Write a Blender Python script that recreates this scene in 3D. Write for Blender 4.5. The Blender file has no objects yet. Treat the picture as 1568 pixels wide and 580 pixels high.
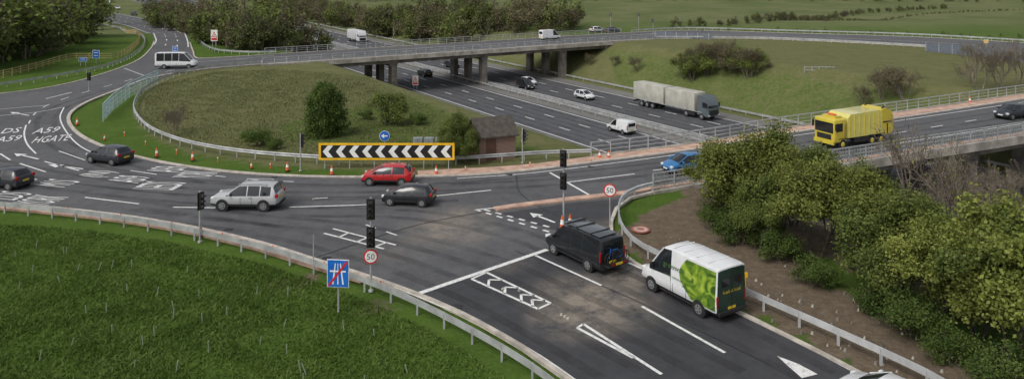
import bpy,bmesh,math,random
import numpy as np
from mathutils import Vector,Matrix
from mathutils.geometry import tessellate_polygon
random.seed(7)
rng=np.random.default_rng(7)
scene=bpy.context.scene
COL=scene.collection
# ---------------------------------------------------------------- site survey (metres)
CAM_H=17.0; F=1150.; CX=784.; HY=-54.
C0=(-5.74,150.0); U=(.542,-.840); N=(.840,.542)      # motorway axis
MZ=-7.0
def sm(t): return t*t*(3-2*t)
def off(x,y): return (x-C0[0])*N[0]+(y-C0[1])*N[1]
def Hs(x,y):
    s=168+47*min(max((x+60)/60,0),1)
    b=MZ*sm(min(max((y-s)/110,0),1))
    o=abs(off(x,y)); c=min(max((o-19.5)/13.5,0),1)
    c=.75*c+.25*sm(c)
    return MZ+(b-MZ)*c
def Hv(x,y):
    s=168+47*np.clip((x+60)/60,0,1)
    b=MZ*sm(np.clip((y-s)/110,0,1))
    o=np.abs(off(x,y)); c=np.clip((o-19.5)/13.5,0,1)
    c=.75*c+.25*sm(c)
    return MZ+(b-MZ)*c
def P(u,v,z=0.0):
    D=F*(CAM_H-z)/(v-HY)
    return ((u-CX)*D/F,D)
def G(u,v):
    kx=(u-CX)/F; kz=(v-HY)/F
    D=8.0
    while D<1500:
        if CAM_H-kz*D<=Hs(kx*D,D): break
        D+=.5 if D<250 else 2
    return (kx*D,D)
def cr(pts,step=2.0):
    pts=[Vector(p[:2]) for p in pts]; out=[]
    n=len(pts)
    for i in range(n-1):
        p1,p2=pts[i],pts[i+1]
        p0=pts[i-1] if i>0 else p1*2-p2
        p3=pts[i+2] if i+2<n else p2*2-p1
        k=max(1,int((p2-p1).length/step))
        L=(p2-p1).length
        t1=(p2-p0)*(L/max((p2-p1).length+(p1-p0).length,1e-6))
        t2=(p3-p1)*(L/max((p3-p2).length+(p2-p1).length,1e-6))
        for j in range(k):
            t=j/k
            h00=2*t**3-3*t*t+1;h10=t**3-2*t*t+t;h01=-2*t**3+3*t*t;h11=t**3-t*t
            q=p1*h00+t1*h10+p2*h01+t2*h11
            out.append((q.x,q.y))
    out.append((pts[-1].x,pts[-1].y))
    return out
def PP(l,z=0.0): return [P(u,v,z) for u,v in l]
def GG(l): return [G(u,v) for u,v in l]
def resample(pts,step):
    out=[Vector(pts[0])]; acc=0
    for a,b in zip(pts[:-1],pts[1:]):
        a=Vector(a);b=Vector(b);L=(b-a).length
        if L<1e-6: continue
        d=step-acc
        while d<=L:
            out.append(a+(b-a)*(d/L)); d+=step
        acc=L-(d-step)
    return out
# ---------------------------------------------------------------- materials
def newmat(name):
    m=bpy.data.materials.new(name); m.use_nodes=True
    nt=m.node_tree; b=nt.nodes['Principled BSDF']
    return m,nt,b
def nd(nt,t,**k):
    n=nt.nodes.new(t)
    for a,b in k.items(): setattr(n,a,b)
    return n
def noise(nt,scale,detail=4,rough=.6,vec=None):
    n=nd(nt,'ShaderNodeTexNoise'); n.inputs['Scale'].default_value=scale; n.inputs['Detail'].default_value=detail; n.inputs['Roughness'].default_value=rough
    if vec is None:
        g=nd(nt,'ShaderNodeNewGeometry'); vec=g.outputs['Position']
    nt.links.new(vec,n.inputs['Vector']); return n.outputs['Fac']
def ramp(nt,fac,stops):
    r=nd(nt,'ShaderNodeValToRGB'); nt.links.new(fac,r.inputs['Fac'])
    e=r.color_ramp.elements
    while len(e)<len(stops): e.new(.5)
    for i,(p,c) in enumerate(stops):
        e[i].position=p; e[i].color=(c[0],c[1],c[2],1) if len(c)<4 else c
    return r.outputs['Color']
def mix(nt,fac,a,b,mode='MIX'):
    m=nd(nt,'ShaderNodeMixRGB',blend_type=mode)
    for s,v in ((m.inputs['Fac'],fac),(m.inputs['Color1'],a),(m.inputs['Color2'],b)):
        if hasattr(v,'links'): nt.links.new(v,s)
        elif isinstance(v,(int,float)): s.default_value=v
        else: s.default_value=(v[0],v[1],v[2],1)
    return m.outputs['Color']
def simple(name,c,rough=.6,metal=0,var=.15,scale=3,spec=None,coat=0):
    m,nt,b=newmat(name)
    f=noise(nt,scale,3)
    c1=[x*(1-var) for x in c]; c2=[min(1,x*(1+var)) for x in c]
    nt.links.new(ramp(nt,f,[(.35,c1),(.65,c2)]),b.inputs['Base Color'])
    b.inputs['Roughness'].default_value=rough; b.inputs['Metallic'].default_value=metal
    if spec is not None: b.inputs['Specular IOR Level'].default_value=spec
    if coat: b.inputs['Coat Weight'].default_value=coat; b.inputs['Coat Roughness'].default_value=.08
    return m
_paint={}
def paint(c,rough=.35,metal=0):
    k=tuple(c)+(metal,)
    if k not in _paint: _paint[k]=simple('car_paint_%d'%len(_paint),c,rough,metal,.06,1.5,coat=.6)
    return _paint[k]
M_glass=simple('dark_glass',(.012,.015,.018),.08,0,.1,spec=.6)
M_trim=simple('black_trim',(.018,.018,.019),.6)
M_tyre=simple('tyre_rubber',(.015,.015,.015),.85)
M_rim=simple('wheel_alloy',(.32,.33,.34),.35,.6)
M_lamp=simple('headlamp',(.6,.62,.63),.15)
M_red=simple('tail_lamp',(.35,.01,.01),.2)
M_yplate=simple('yellow_plate',(.7,.5,.03),.5)
M_wplate=simple('white_plate',(.75,.75,.72),.5)
M_conc=simple('concrete',(.33,.305,.265),.85,0,.3,.7)
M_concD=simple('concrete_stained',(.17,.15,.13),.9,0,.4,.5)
M_kerb=simple('kerb_concrete',(.42,.38,.33),.85,0,.25,1.5)
M_pink=simple('footway_buff',(.44,.29,.22),.85,0,.25,1.2)
M_steel=simple('galvanised_steel',(.38,.39,.39),.5,.25,.22,1)
M_white=simple('white_enamel',(.75,.75,.73),.4,0,.05)
M_black=simple('black_enamel',(.012,.012,.012),.5)
M_signred=simple('sign_red',(.55,.02,.02),.4)
M_signblue=simple('sign_blue',(.01,.13,.5),.4)
M_signyel=simple('sign_yellow',(.80,.46,.015),.4)
M_orange=simple('cone_orange',(.65,.12,.03),.5)
M_lensd=simple('lens_dark',(.05,.02,.02),.2)
def asphalt(name,dark,light,dust=None):
    m,nt,b=newmat(name)
    f1=noise(nt,.10,6,.65); f2=noise(nt,25,3,.7); f3=noise(nt,.9,6,.75)
    c=ramp(nt,f1,[(.36,dark),(.64,light)])
    c=mix(nt,.45,c,ramp(nt,f3,[(.3,[x*.62 for x in dark]),(.7,[x*1.3 for x in light])]))
    c=mix(nt,.35,c,ramp(nt,f2,[(.3,(.25,.25,.25)),(.7,(.95,.95,.95))]),'OVERLAY')
    if dust:
        g=nd(nt,'ShaderNodeNewGeometry')
        for (x,y,rad,amt) in dust:
            s=nd(nt,'ShaderNodeVectorMath',operation='DISTANCE'); nt.links.new(g.outputs['Position'],s.inputs[0]); s.inputs[1].default_value=(x,y,0)
            r=nd(nt,'ShaderNodeMapRange'); nt.links.new(s.outputs['Value'],r.inputs['Value'])
            r.inputs['From Min'].default_value=rad; r.inputs['From Max'].default_value=0; r.inputs['To Max'].default_value=amt*1.7
            q=nd(nt,'ShaderNodeMath',operation='MULTIPLY',use_clamp=True); nt.links.new(r.outputs['Result'],q.inputs[0])
            n2=ramp(nt,noise(nt,.7,7,.75),[(.36,(0,0,0)),(.62,(1,1,1))]); nt.links.new(n2,q.inputs[1])
            c=mix(nt,q.outputs[0],c,(.22,.19,.155))
    nt.links.new(c,b.inputs['Base Color']); b.inputs['Roughness'].default_value=.85
    b.inputs['Specular IOR Level'].default_value=.3
    bp=nd(nt,'ShaderNodeBump'); bp.inputs['Strength'].default_value=.25; bp.inputs['Distance'].default_value=.02
    nt.links.new(f2,bp.inputs['Height']); nt.links.new(bp.outputs['Normal'],b.inputs['Normal'])
    return m
def du(u,v,r,a): p=P(u,v); return (p[0],p[1],r,a)
M_asph=asphalt('asphalt_road',(.066,.067,.071),(.100,.101,.105),[du(690,352,3.8,.8),du(700,330,2.8,.6),du(1150,235,5,.35),du(600,385,3,.25)])
M_asphN=asphalt('asphalt_new',(.034,.035,.039),(.052,.053,.058),[du(905,462,4.2,.9),du(880,490,2.8,.7),du(770,400,2.2,.45),du(960,425,2.4,.7),du(940,350,2.5,.35)])
M_asphM=asphalt('asphalt_motorway',(.062,.064,.069),(.085,.087,.094))
M_shoul=asphalt('asphalt_shoulder',(.12,.118,.112),(.17,.165,.15))
def trackmat():
    m,nt,b=newmat('tyre_track'); b.inputs['Base Color'].default_value=(.030,.030,.032,1); b.inputs['Roughness'].default_value=.7
    tr=nd(nt,'ShaderNodeBsdfTransparent'); mx=nd(nt,'ShaderNodeMixShader')
    r=ramp(nt,noise(nt,.35,5,.7),[(.35,(.0,.0,.0)),(.7,(.38,.38,.38))]); nt.links.new(r,mx.inputs[0])
    nt.links.new(tr.outputs[0],mx.inputs[1]); nt.links.new(b.outputs[0],mx.inputs[2]); nt.links.new(mx.outputs[0],nt.nodes['Material Output'].inputs['Surface']); return m
M_track=trackmat(); M_seal=simple('joint_seal',(.022,.022,.024),.6)
def markpaint():
    m,nt,b=newmat('road_paint')
    f=noise(nt,6,5,.8)
    nt.links.new(ramp(nt,f,[(.30,(.22,.22,.215)),(.50,(.70,.70,.68))]),b.inputs['Base Color']); b.inputs['Roughness'].default_value=.6
    return m
M_mark=markpaint()
def ground_mat():
    m,nt,b=newmat('ground_grass')
    at=nd(nt,'ShaderNodeVertexColor',layer_name='zone')
    sep=nd(nt,'ShaderNodeSeparateColor'); nt.links.new(at.outputs['Color'],sep.inputs['Color'])
    f1=noise(nt,.35,6,.65); f2=noise(nt,5,6,.8); f3=noise(nt,.035,5,.6); f4=noise(nt,1.6,5,.75)
    lush=ramp(nt,f1,[(.3,(.046,.088,.013)),(.5,(.068,.120,.018)),(.72,(.100,.150,.030))])
    lush=mix(nt,.45,lush,ramp(nt,f2,[(.3,(.024,.048,.008)),(.52,(.065,.115,.017)),(.75,(.15,.20,.05))]))
    olive=ramp(nt,f4,[(.25,(.066,.086,.028)),(.5,(.118,.128,.048)),(.75,(.200,.175,.092))])
    olive=mix(nt,.45,olive,ramp(nt,f1,[(.35,(.075,.105,.028)),(.65,(.18,.165,.08))]))
    olive=mix(nt,.25,olive,ramp(nt,f2,[(.3,(.04,.045,.016)),(.7,(.2,.19,.1))]))
    soil=ramp(nt,f4,[(.3,(.090,.068,.046)),(.55,(.16,.125,.088)),(.75,(.23,.185,.135))])
    soil=mix(nt,.35,soil,ramp(nt,f2,[(.3,(.045,.034,.022)),(.7,(.22,.175,.125))]))
    far=ramp(nt,f3,[(.36,(.080,.105,.036)),(.48,(.110,.130,.050)),(.60,(.150,.155,.075)),(.68,(.11,.13,.045))])
    far=mix(nt,.35,far,ramp(nt,f1,[(.3,(.055,.080,.022)),(.7,(.15,.16,.07))]))
    def msk(ch):
        a=nd(nt,'ShaderNodeMath',operation='ADD'); nt.links.new(ch,a.inputs[0])
        n=nd(nt,'ShaderNodeMath',operation='MULTIPLY_ADD'); nt.links.new(f4,n.inputs[0]); n.inputs[1].default_value=1.2; n.inputs[2].default_value=-.6
        nt.links.new(n.outputs[0],a.inputs[1])
        r=nd(nt,'ShaderNodeMapRange'); nt.links.new(a.outputs[0],r.inputs['Value']); r.inputs['From Min'].default_value=.3; r.inputs['From Max'].default_value=.7
        return r.outputs['Result']
    c=mix(nt,msk(sep.outputs['Red']),lush,olive)
    c=mix(nt,msk(sep.outputs['Green']),c,soil)
    c=mix(nt,sep.outputs['Blue'],c,far)
    nt.links.new(c,b.inputs['Base Color']); b.inputs['Roughness'].default_value=.95; b.inputs['Specular IOR Level'].default_value=.1
    bp=nd(nt,'ShaderNodeBump'); bp.inputs['Strength'].default_value=.6; bp.inputs['Distance'].default_value=.2
    nt.links.new(f2,bp.inputs['Height']); nt.links.new(bp.outputs['Normal'],b.inputs['Normal'])
    return m
M_ground=ground_mat()
def leafmat(name,cols,clump=.8):
    m,nt,b=newmat(name)
    g=nd(nt,'ShaderNodeNewGeometry')
    oi=nd(nt,'ShaderNodeObjectInfo')
    f=noise(nt,clump,2,.5)
    a=nd(nt,'ShaderNodeMath',operation='MULTIPLY_ADD'); nt.links.new(g.outputs['Random Per Island'],a.inputs[0]); a.inputs[1].default_value=.55
    s=nd(nt,'ShaderNodeMath',operation='MULTIPLY_ADD'); nt.links.new(f,s.inputs[0]); s.inputs[1].default_value=1.0; s.inputs[2].default_value=-.28
    nt.links.new(s.outputs[0],a.inputs[2])
    c=ramp(nt,a.outputs[0],[(.15,cols[0]),(.5,cols[1]),(.85,cols[2])])
    hs=nd(nt,'ShaderNodeHueSaturation'); nt.links.new(c,hs.inputs['Color'])
    mr=nd(nt,'ShaderNodeMapRange'); nt.links.new(oi.outputs['Random'],mr.inputs['Value']); mr.inputs['To Min'].default_value=.82; mr.inputs['To Max'].default_value=1.18
    nt.links.new(mr.outputs['Result'],hs.inputs['Value'])
    nt.links.new(hs.outputs['Color'],b.inputs['Base Color']); b.inputs['Roughness'].default_value=.7; b.inputs['Specular IOR Level'].default_value=.2
    tr=nd(nt,'ShaderNodeBsdfTranslucent'); nt.links.new(hs.outputs['Color'],tr.inputs['Color'])
    mx=nd(nt,'ShaderNodeMixShader'); mx.inputs[0].default_value=.35
    nt.links.new(b.outputs[0],mx.inputs[1]); nt.links.new(tr.outputs[0],mx.inputs[2])
    nt.links.new(mx.outputs[0],nt.nodes['Material Output'].inputs['Surface'])
    return m
L_spring=leafmat('leaves_spring',[(.085,.110,.026),(.175,.205,.042),(.27,.29,.075)])
L_spring2=leafmat('leaves_spring_green',[(.068,.100,.026),(.135,.175,.040),(.22,.25,.07)])
L_green=leafmat('leaves_green',[(.045,.080,.018),(.088,.138,.028),(.14,.19,.05)])
L_wood=leafmat('leaves_woodland',[(.045,.062,.018),(.100,.122,.036),(.17,.18,.07)],.12)
L_brown=leafmat('leaves_budding',[(.085,.075,.042),(.145,.128,.070),(.20,.18,.095)],.12)
M_bark=simple('bark',(.095,.080,.062),.9,0,.3,4)
M_twig=simple('twig_bark',(.17,.14,.11),.9,0,.3,4)
# ---------------------------------------------------------------- mesh helpers
def fast_mesh(name,V,Q,mi,mats,smooth=False):
    me=bpy.data.meshes.new(name)
    V=np.asarray(V,dtype=np.float32); Q=np.asarray(Q,dtype=np.int32)
    me.vertices.add(len(V)); me.vertices.foreach_set('co',V.ravel())
    me.loops.add(Q.size); me.loops.foreach_set('vertex_index',Q.ravel())
    me.polygons.add(len(Q)); me.polygons.foreach_set('loop_start',np.arange(0,Q.size,Q.shape[1],dtype=np.int32))
    try: me.polygons.foreach_set('loop_total',np.full(len(Q),Q.shape[1],dtype=np.int32))
    except Exception: pass
    for m in mats: me.materials.append(m)
    me.polygons.foreach_set('material_index',np.asarray(mi,dtype=np.int32))
    me.update(calc_edges=True)
    if smooth: me.polygons.foreach_set('use_smooth',np.ones(len(Q),dtype=bool))
    return me
def addobj(name,me,loc=(0,0,0),rz=0,sc=1):
    o=bpy.data.objects.new(name,me); o.location=loc; o.rotation_euler=(0,0,rz)
    o.scale=(sc,sc,sc) if isinstance(sc,(int,float)) else sc
    COL.objects.link(o); return o
class MB:
    def __init__(s): s.v=[];s.f=[];s.m=[];s.mats=[]
    def mi(s,mat):
        if mat not in s.mats: s.mats.append(mat)
        return s.mats.index(mat)
    def add(s,vs,fs,mat):
        b=len(s.v); s.v+= [tuple(v) for v in vs]
        for i,f in enumerate(fs):
            s.f.append([b+k for k in f]); s.m.append(s.mi(mat[i] if isinstance(mat,list) else mat))
    def box(s,c,sz,mat,rz=0,ry=0):
        hx,hy,hz=[a/2 for a in sz]
        vs=[Vector((x*hx,y*hy,z*hz)) for x in(-1,1) for y in(-1,1) for z in(-1,1)]
        R=Matrix.Rotation(rz,3,'Z')@Matrix.Rotation(ry,3,'Y'); c=Vector(c)
        vs=[c+R@v for v in vs]
        s.add(vs,[(0,1,3,2),(4,6,7,5),(0,4,5,1),(2,3,7,6),(0,2,6,4),(1,5,7,3)],mat)
    def bbox(s,c,sz,mat,bev=.05,seg=2):
        bm=bmesh.new(); bmesh.ops.create_cube(bm,size=1)
        for v in bm.verts: v.co=Vector((v.co.x*sz[0],v.co.y*sz[1],v.co.z*sz[2]))
        bmesh.ops.bevel(bm,geom=bm.edges[:],offset=bev,segments=seg,affect='EDGES',profile=.5)
        bm.verts.ensure_lookup_table(); c=Vector(c)
        s.add([v.co+c for v in bm.verts],[[v.index for v in f.verts] for f in bm.faces],mat); bm.free()
    def cyl(s,p0,p1,r0,r1,mat,n=12,cap=True,capmat=None):
        p0=Vector(p0);p1=Vector(p1);d=(p1-p0).normalized()
        a=d.orthogonal().normalized(); b=d.cross(a)
        vs=[];
        for p,r in((p0,r0),(p1,r1)):
            for i in range(n):
                t=2*math.pi*i/n; vs.append(p+(a*math.cos(t)+b*math.sin(t))*r)
        fs=[(i,(i+1)%n,n+(i+1)%n,n+i) for i in range(n)]
        ms=[mat]*n
        if cap: fs+=[tuple(range(n))[::-1],tuple(range(n,2*n))]; ms+=[capmat or mat]*2
        s.add(vs,fs,ms)
    def poly(s,pts,mat): s.add(pts,[tuple(range(len(pts)))],mat)
    def prism(s,prof,y0,y1,mat,capm=None):
        n=len(prof)
        vs=[(x,y0,z) for x,z in prof]+[(x,y1,z) for x,z in prof]
        fs=[(i,(i+1)%n,n+(i+1)%n,n+i) for i in range(n)]+[tuple(range(n))[::-1],tuple(range(n,2*n))]
        s.add(vs,fs,[mat]*n+[capm or mat]*2)
    def sweep(s,pts,prof,mat,closed=True):
        pts=[Vector(p) for p in pts]; n=len(pts); k=len(prof); vs=[]
        for i,p in enumerate(pts):
            t=(pts[min(i+1,n-1)]-pts[max(i-1,0)]); t.z=0; t.normalize(); nn=Vector((-t.y,t.x,0))
            for d,z in prof: vs.append(p+nn*d+Vector((0,0,z)))
        fs=[]
        kk=k if closed else k-1
        for i in range(n-1):
            for j in range(kk): fs.append((i*k+j,i*k+(j+1)%k,(i+1)*k+(j+1)%k,(i+1)*k+j))
        if closed: fs+=[tuple(range(k))[::-1],tuple((n-1)*k+j for j in range(k))]
        s.add(vs,fs,mat)
    def mesh(s,name,smooth=None):
        me=bpy.data.meshes.new(name); me.from_pydata(s.v,[],s.f)
        for m in s.mats: me.materials.append(m)
        me.polygons.foreach_set('material_index',s.m)
        bm=bmesh.new(); bm.from_mesh(me); bmesh.ops.recalc_face_normals(bm,faces=bm.faces[:]); bm.to_mesh(me); bm.free()
        if smooth:
            me.polygons.foreach_set('use_smooth',[True]*len(me.polygons))
            try: me.set_sharp_from_angle(angle=math.radians(smooth))
            except Exception as e: print('sharp',e)
        me.update(); return me
    def obj(s,name,loc=(0,0,0),rz=0,smooth=None,sc=1):
        return addobj(name,s.mesh(name,smooth),loc,rz,sc)
def bx(w,z0,z1): return [(-w/2,z0),(w/2,z0),(w/2,z1),(-w/2,z1)]
def z3(pts,z=0.0,terrain=False): return [(p[0],p[1],(Hs(p[0],p[1]) if terrain else 0)+z) for p in pts]
def flat(name,loops,z,mat):
    vs=[];
    L=[[Vector((p[0],p[1],0)) for p in lp] for lp in loops]
    tris=tessellate_polygon(L)
    for lp in L: vs+=[(p.x,p.y,z) for p in lp]
    me=bpy.data.meshes.new(name); me.from_pydata(vs,[],[tuple(t) for t in tris]); me.materials.append(mat)
    bm=bmesh.new(); bm.from_mesh(me)
    for f in bm.faces:
        if f.normal.z<0: f.normal_flip()
    bm.to_mesh(me); bm.free()
    return addobj(name,me)
def inpoly(X,Y,poly):
    c=np.zeros(X.shape,bool); n=len(poly)
    for i in range(n):
        x1,y1=poly[i];x2,y2=poly[(i+1)%n]
        if y1==y2: continue
        t=((y1>Y)!=(y2>Y))&(X<(x2-x1)*(Y-y1)/(y2-y1)+x1)
        c^=t
    return c
# ---------------------------------------------------------------- road outlines
right_side=cr(PP([(1440,650),(1320,575),(1150,489),(1010,424),(972,404),(946,385),(936,362),(936,340),(944,320),(966,304),(1010,293),(1060,284),(1225,262),(1400,234),(1568,208)])+[(75,87.5),(98,102),(116,125),(120,148),(111,163)],1.5)
north=cr([(111,163)]+PP([(1400,57),(1200,51),(1050,47)])+[(24,184),(-10,163.5),(-44.7,142.4)]+PP([(380,86),(330,89),(303,90),(296,80),(291,66)]),2)
left_top=cr(PP([(236,64),(230,76),(205,96),(130,122),(60,137),(0,144),(-200,166)]),2)
left_bot_px=[(-200,306),(0,313),(100,321),(200,333),(300,350),(400,373),(480,398),(600,437),(700,478),(800,533),(865,578),(960,650)]
left_bot=cr(PP(left_bot_px),1.5)
outer=right_side+north[1:]+left_top+left_bot
inner=cr([(64.7,94.9)]+PP([(1400,178),(1200,206),(1060,230),(920,248),(800,263),(700,270),(500,272),(350,264),(220,244),(140,218),(108,195),(106,175),(130,158),(175,140),(230,120),(300,108),(400,99)])+[(-37,130.6),(-4,150.4),(28,169.6)]+PP([(1100,59),(1200,61),(1400,71)])+[(97,142),(99,128),(89,112),(76,102)]+[(64.7,94.9)],1.5)[:-1]
flat('roundabout_road',[outer,inner],.03,M_asph)
Ledge=cr(GG([(232,69),(236,62),(216,49),(150,31),(60,14),(-60,2)]),3)
Redge=cr(GG([(292,73),(290,62),(272,46),(225,30),(130,14),(0,1)]),3)
def rs(pts,n):
    d=[0]
    for a,b in zip(pts[:-1],pts[1:]): d.append(d[-1]+math.dist(a,b))
    t=np.linspace(0,d[-1],n); x=np.interp(t,d,[p[0] for p in pts]); y=np.interp(t,d,[p[1] for p in pts])
    return list(zip(x,y))
n=160; A=rs(Ledge,n); B=rs(Redge,n); V=[];Q=[]
K=9
for a,b in zip(A,B):
    for k in range(K):
        t=k/(K-1); x=a[0]*(1-t)+b[0]*t; y=a[1]*(1-t)+b[1]*t
        V.append((x,y,Hs(x,y)+.07 if y>168 else .022))
for i in range(n-1):
    for k in range(K-1): Q.append((i*K+k,i*K+k+1,(i+1)*K+k+1,(i+1)*K+k))
addobj('slip_road',fast_mesh('slip_road',V,Q,[0]*len(Q),[M_asph]))
mb=MB()
for t,w,dash in((.06,.25,0),(.94,.25,0),(.36,.22,1),(.66,.22,1)):
    pts=[(a[0]*(1-t)+b[0]*t,a[1]*(1-t)+b[1]*t) for a,b in zip(A,B)]
    p3=[(x,y,Hs(x,y)+.11 if y>168 else .05) for x,y in pts]
    if not dash: mb.sweep(p3,[(-w/2,0),(w/2,0)],M_mark,closed=False)
    else:
        for i in range(0,len(p3)-1,4): mb.sweep(p3[i:i+2],[(-w/2,0),(w/2,0)],M_mark,closed=False)
mb.obj('slip_road_markings')
ap=PP([(645,452),(838,384),(868,356),(955,398),(1150,486),(1320,572),(1440,648),(965,648),(868,578),(805,533),(705,478)])
flat('approach_road_surfacing',[ap],.038,M_asphN)
ap=cr(PP([(768,327),(850,353),(930,372),(933,340),(942,320),(960,304)]),1)+PP([(870,312)])
flat('side_lane_surfacing',[ap],.036,M_asphN)
# ---------------------------------------------------------------- terrain
def axis(lo,hi,f0,f1,st):
    a=list(np.arange(f0,f1+.01,st)); s=st
    x=f1
    while x<hi: s*=1.13; x+=s; a.append(x)
    x=f0; s=st; pre=[]
    while x>lo: s*=1.13; x-=s; pre.append(x)
    return np.array(pre[::-1]+a)
xs=axis(-3500,3500,-115,125,1.0); ys=axis(-300,5000,18,215,1.0)
X,Y=np.meshgrid(xs,ys); Z=Hv(X,Y)-.02
lump=(np.sin(X*.31+1)*np.cos(Y*.27)+np.sin(X*.11-Y*.17))*.06
inr=inpoly(X,Y,outer)&~inpoly(X,Y,inner)
near_in=inpoly(X,Y,inner)
Z=np.where(inr,Z-.15,Z)
rn=np.abs(off(X,Y))
Z=np.where(~inr&(rn>36)&(Y<150),Z+np.minimum(lump,0)*.6-.02,Z)
Z=np.where((rn>20.5)&(rn<32),Z+lump*2.0,Z)
Z=Z+np.where(Y>900,(Y-900)*.012,0)
nx,ny=len(xs),len(ys)
V=np.stack([X.ravel(),Y.ravel(),Z.ravel()],1)
idx=np.arange(nx*ny).reshape(ny,nx)
Q=np.stack([idx[:-1,:-1],idx[:-1,1:],idx[1:,1:],idx[1:,:-1]],-1).reshape(-1,4)
me=fast_mesh('ground_terrain',V,Q,np.zeros(len(Q)),[M_ground],True)
olive=np.where(near_in,.85,0.0); olive=np.where((rn<34)&(X>-60)&(Y<230),.8,olive)
verge=PP([(920,246),(800,258),(700,262),(560,262),(400,252),(300,236),(240,214),(212,190),(203,165),(220,140),(150,140),(100,170),(95,195),(140,225),(300,265),(500,280),(920,256)])
olive=np.where(inpoly(X,Y,verge),.1,olive)
olive=np.where(near_in&(X>20)&(off(X,Y)>20)&(off(X,Y)<30),.55,olive)
g1=PP([(560,160),(640,150),(720,185),(850,235),(700,245),(600,235),(430,215),(430,190)])
olive=np.where(inpoly(X,Y,g1),.45,olive)
soilp=PP([(950,350),(1000,318),(1060,300),(1140,335),(1230,410),(1350,480),(1568,590),(1700,700),(1470,660),(1150,475),(1000,402),(960,385)])
soil=np.where(inpoly(X,Y,soilp),1.0,0.0)
soil=np.where((off(X,Y)<-20)&(off(X,Y)>-38)&(X>12)&(Y<62),.75,soil)
st=PP([(520,268),(700,262),(830,250),(920,238),(1000,228),(1000,240),(920,250),(800,265),(700,272),(520,275)])
soil=np.where(inpoly(X,Y,st),.75,soil)
for (u,v) in [(425,435),(470,425),(575,470)]:
    p=P(u,v); soil=np.maximum(soil,np.clip(1-np.hypot(X-p[0],Y-p[1])/1.6,0,.8))
far=np.clip((Y-170)/60,0,1)
cols=np.stack([olive.ravel(),soil.ravel(),far.ravel(),np.ones(olive.size)],1).astype(np.float32)
ca=me.color_attributes.new('zone','FLOAT_COLOR','POINT'); ca.data.foreach_set('color',cols.ravel())
addobj('ground_terrain',me)
# ---------------------------------------------------------------- motorway
def mw(t,o): return (C0[0]+U[0]*t+N[0]*o,C0[1]+U[1]*t+N[1]*o)
def mstrip(mb,o0,o1,z,mat,t0=-700,t1=260):
    a,b,c,d=mw(t0,o0),mw(t1,o0),mw(t1,o1),mw(t0,o1)
    mb.poly([(a[0],a[1],z),(b[0],b[1],z),(c[0],c[1],z),(d[0],d[1],z)],mat)
mb=MB()
mstrip(mb,-18.3,18.3,MZ+.03,M_shoul); mb.obj('motorway_hard_shoulder')
mb=MB()
for s in(-1,1): mstrip(mb,s*2.6,s*14.9,MZ+.05,M_asphM)
mb.obj('motorway_road')
mb=MB()
for s in(-1,1):
    for c in(5.2,8.9,12.5):
        for q in(-.85,.85): mstrip(mb,s*(c+q-.3),s*(c+q+.3),MZ+.06,M_track,-350,200)
mb.obj('motorway_tyre_tracks')
mb=MB()
for s in(-1,1):
    for o in(3.3,14.45): mstrip(mb,s*(o-.11),s*(o+.11),MZ+.07,M_mark)
    for o in(7.05,10.7):
        t=-500
        while t<200:
            mstrip(mb,s*(o-.1),s*(o+.1),MZ+.07,M_mark,t,t+2.6); t+=9
mb.obj('motorway_lane_markings')
def wbeam(name,pts,terrain=False,z=0,step=2.0,zf=None,mat=M_steel):
    mb=MB(); f=zf or (lambda x,y:(Hs(x,y) if terrain else 0)+z)
    p3=[(p[0],p[1],f(p[0],p[1])) for p in pts]
    mb.sweep(p3,[(.0,.42),(.07,.48),(.0,.55),(.0,.60),(.07,.67),(0,.74),(-.03,.74),(-.03,.42)],mat)
    for q in resample([p[:2] for p in pts],step):
        g=f(q.x,q.y); mb.box((q.x,q.y,g+.33),(.09,.12,.75),mat)
    return mb.obj(name)
for s in(-1,1):
    wbeam('central_crash_barrier',[mw(t,s*.7) for t in range(-300,220,20)],z=MZ,step=3.2)
    wbeam('verge_crash_barrier',[mw(t,s*19.6) for t in range(-220,200,20)],z=MZ,step=3.2)
# ---------------------------------------------------------------- kerbs and footways
mb=MB()
mb.sweep(z3(inner+[inner[0]]),[(-.25,-.05),(.1,-.05),(.1,.12),(-.25,.12)],M_kerb)
for l in(left_bot,right_side,left_top,north): mb.sweep(z3(l),[(-.12,-.05),(.12,-.05),(.12,.12),(-.12,.12)],M_kerb)
mb.obj('kerbs')
mb=MB()
strip=cr(PP([(-60,313),(0,317),(100,326),(200,338),(300,355),(400,379),(480,404),(560,428)]),1.5)
mb.sweep(z3(strip),bx(.85,-.05,.10),M_pink)
strip=cr(PP([(640,267),(800,258),(920,243),(1060,225),(1200,201.5),(1400,173),(1568,148)])+[(70,100)],1.5)
mb.sweep(z3(strip),bx(1.5,-.05,.11),M_pink)
strip=cr(PP([(758,322),(790,317),(870,307),(950,298),(985,292),(1060,279)]),1)
mb.sweep(z3(strip),bx(.7,-.05,.15),M_pink)
strip=cr(PP([(1010,290.5),(1060,281.5),(1225,260),(1400,232),(1568,206)])+[(75,87.8)],1.5)
mb.sweep(z3(strip),bx(1.0,-.05,.13),M_pink)
mb.obj('footway')
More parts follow.
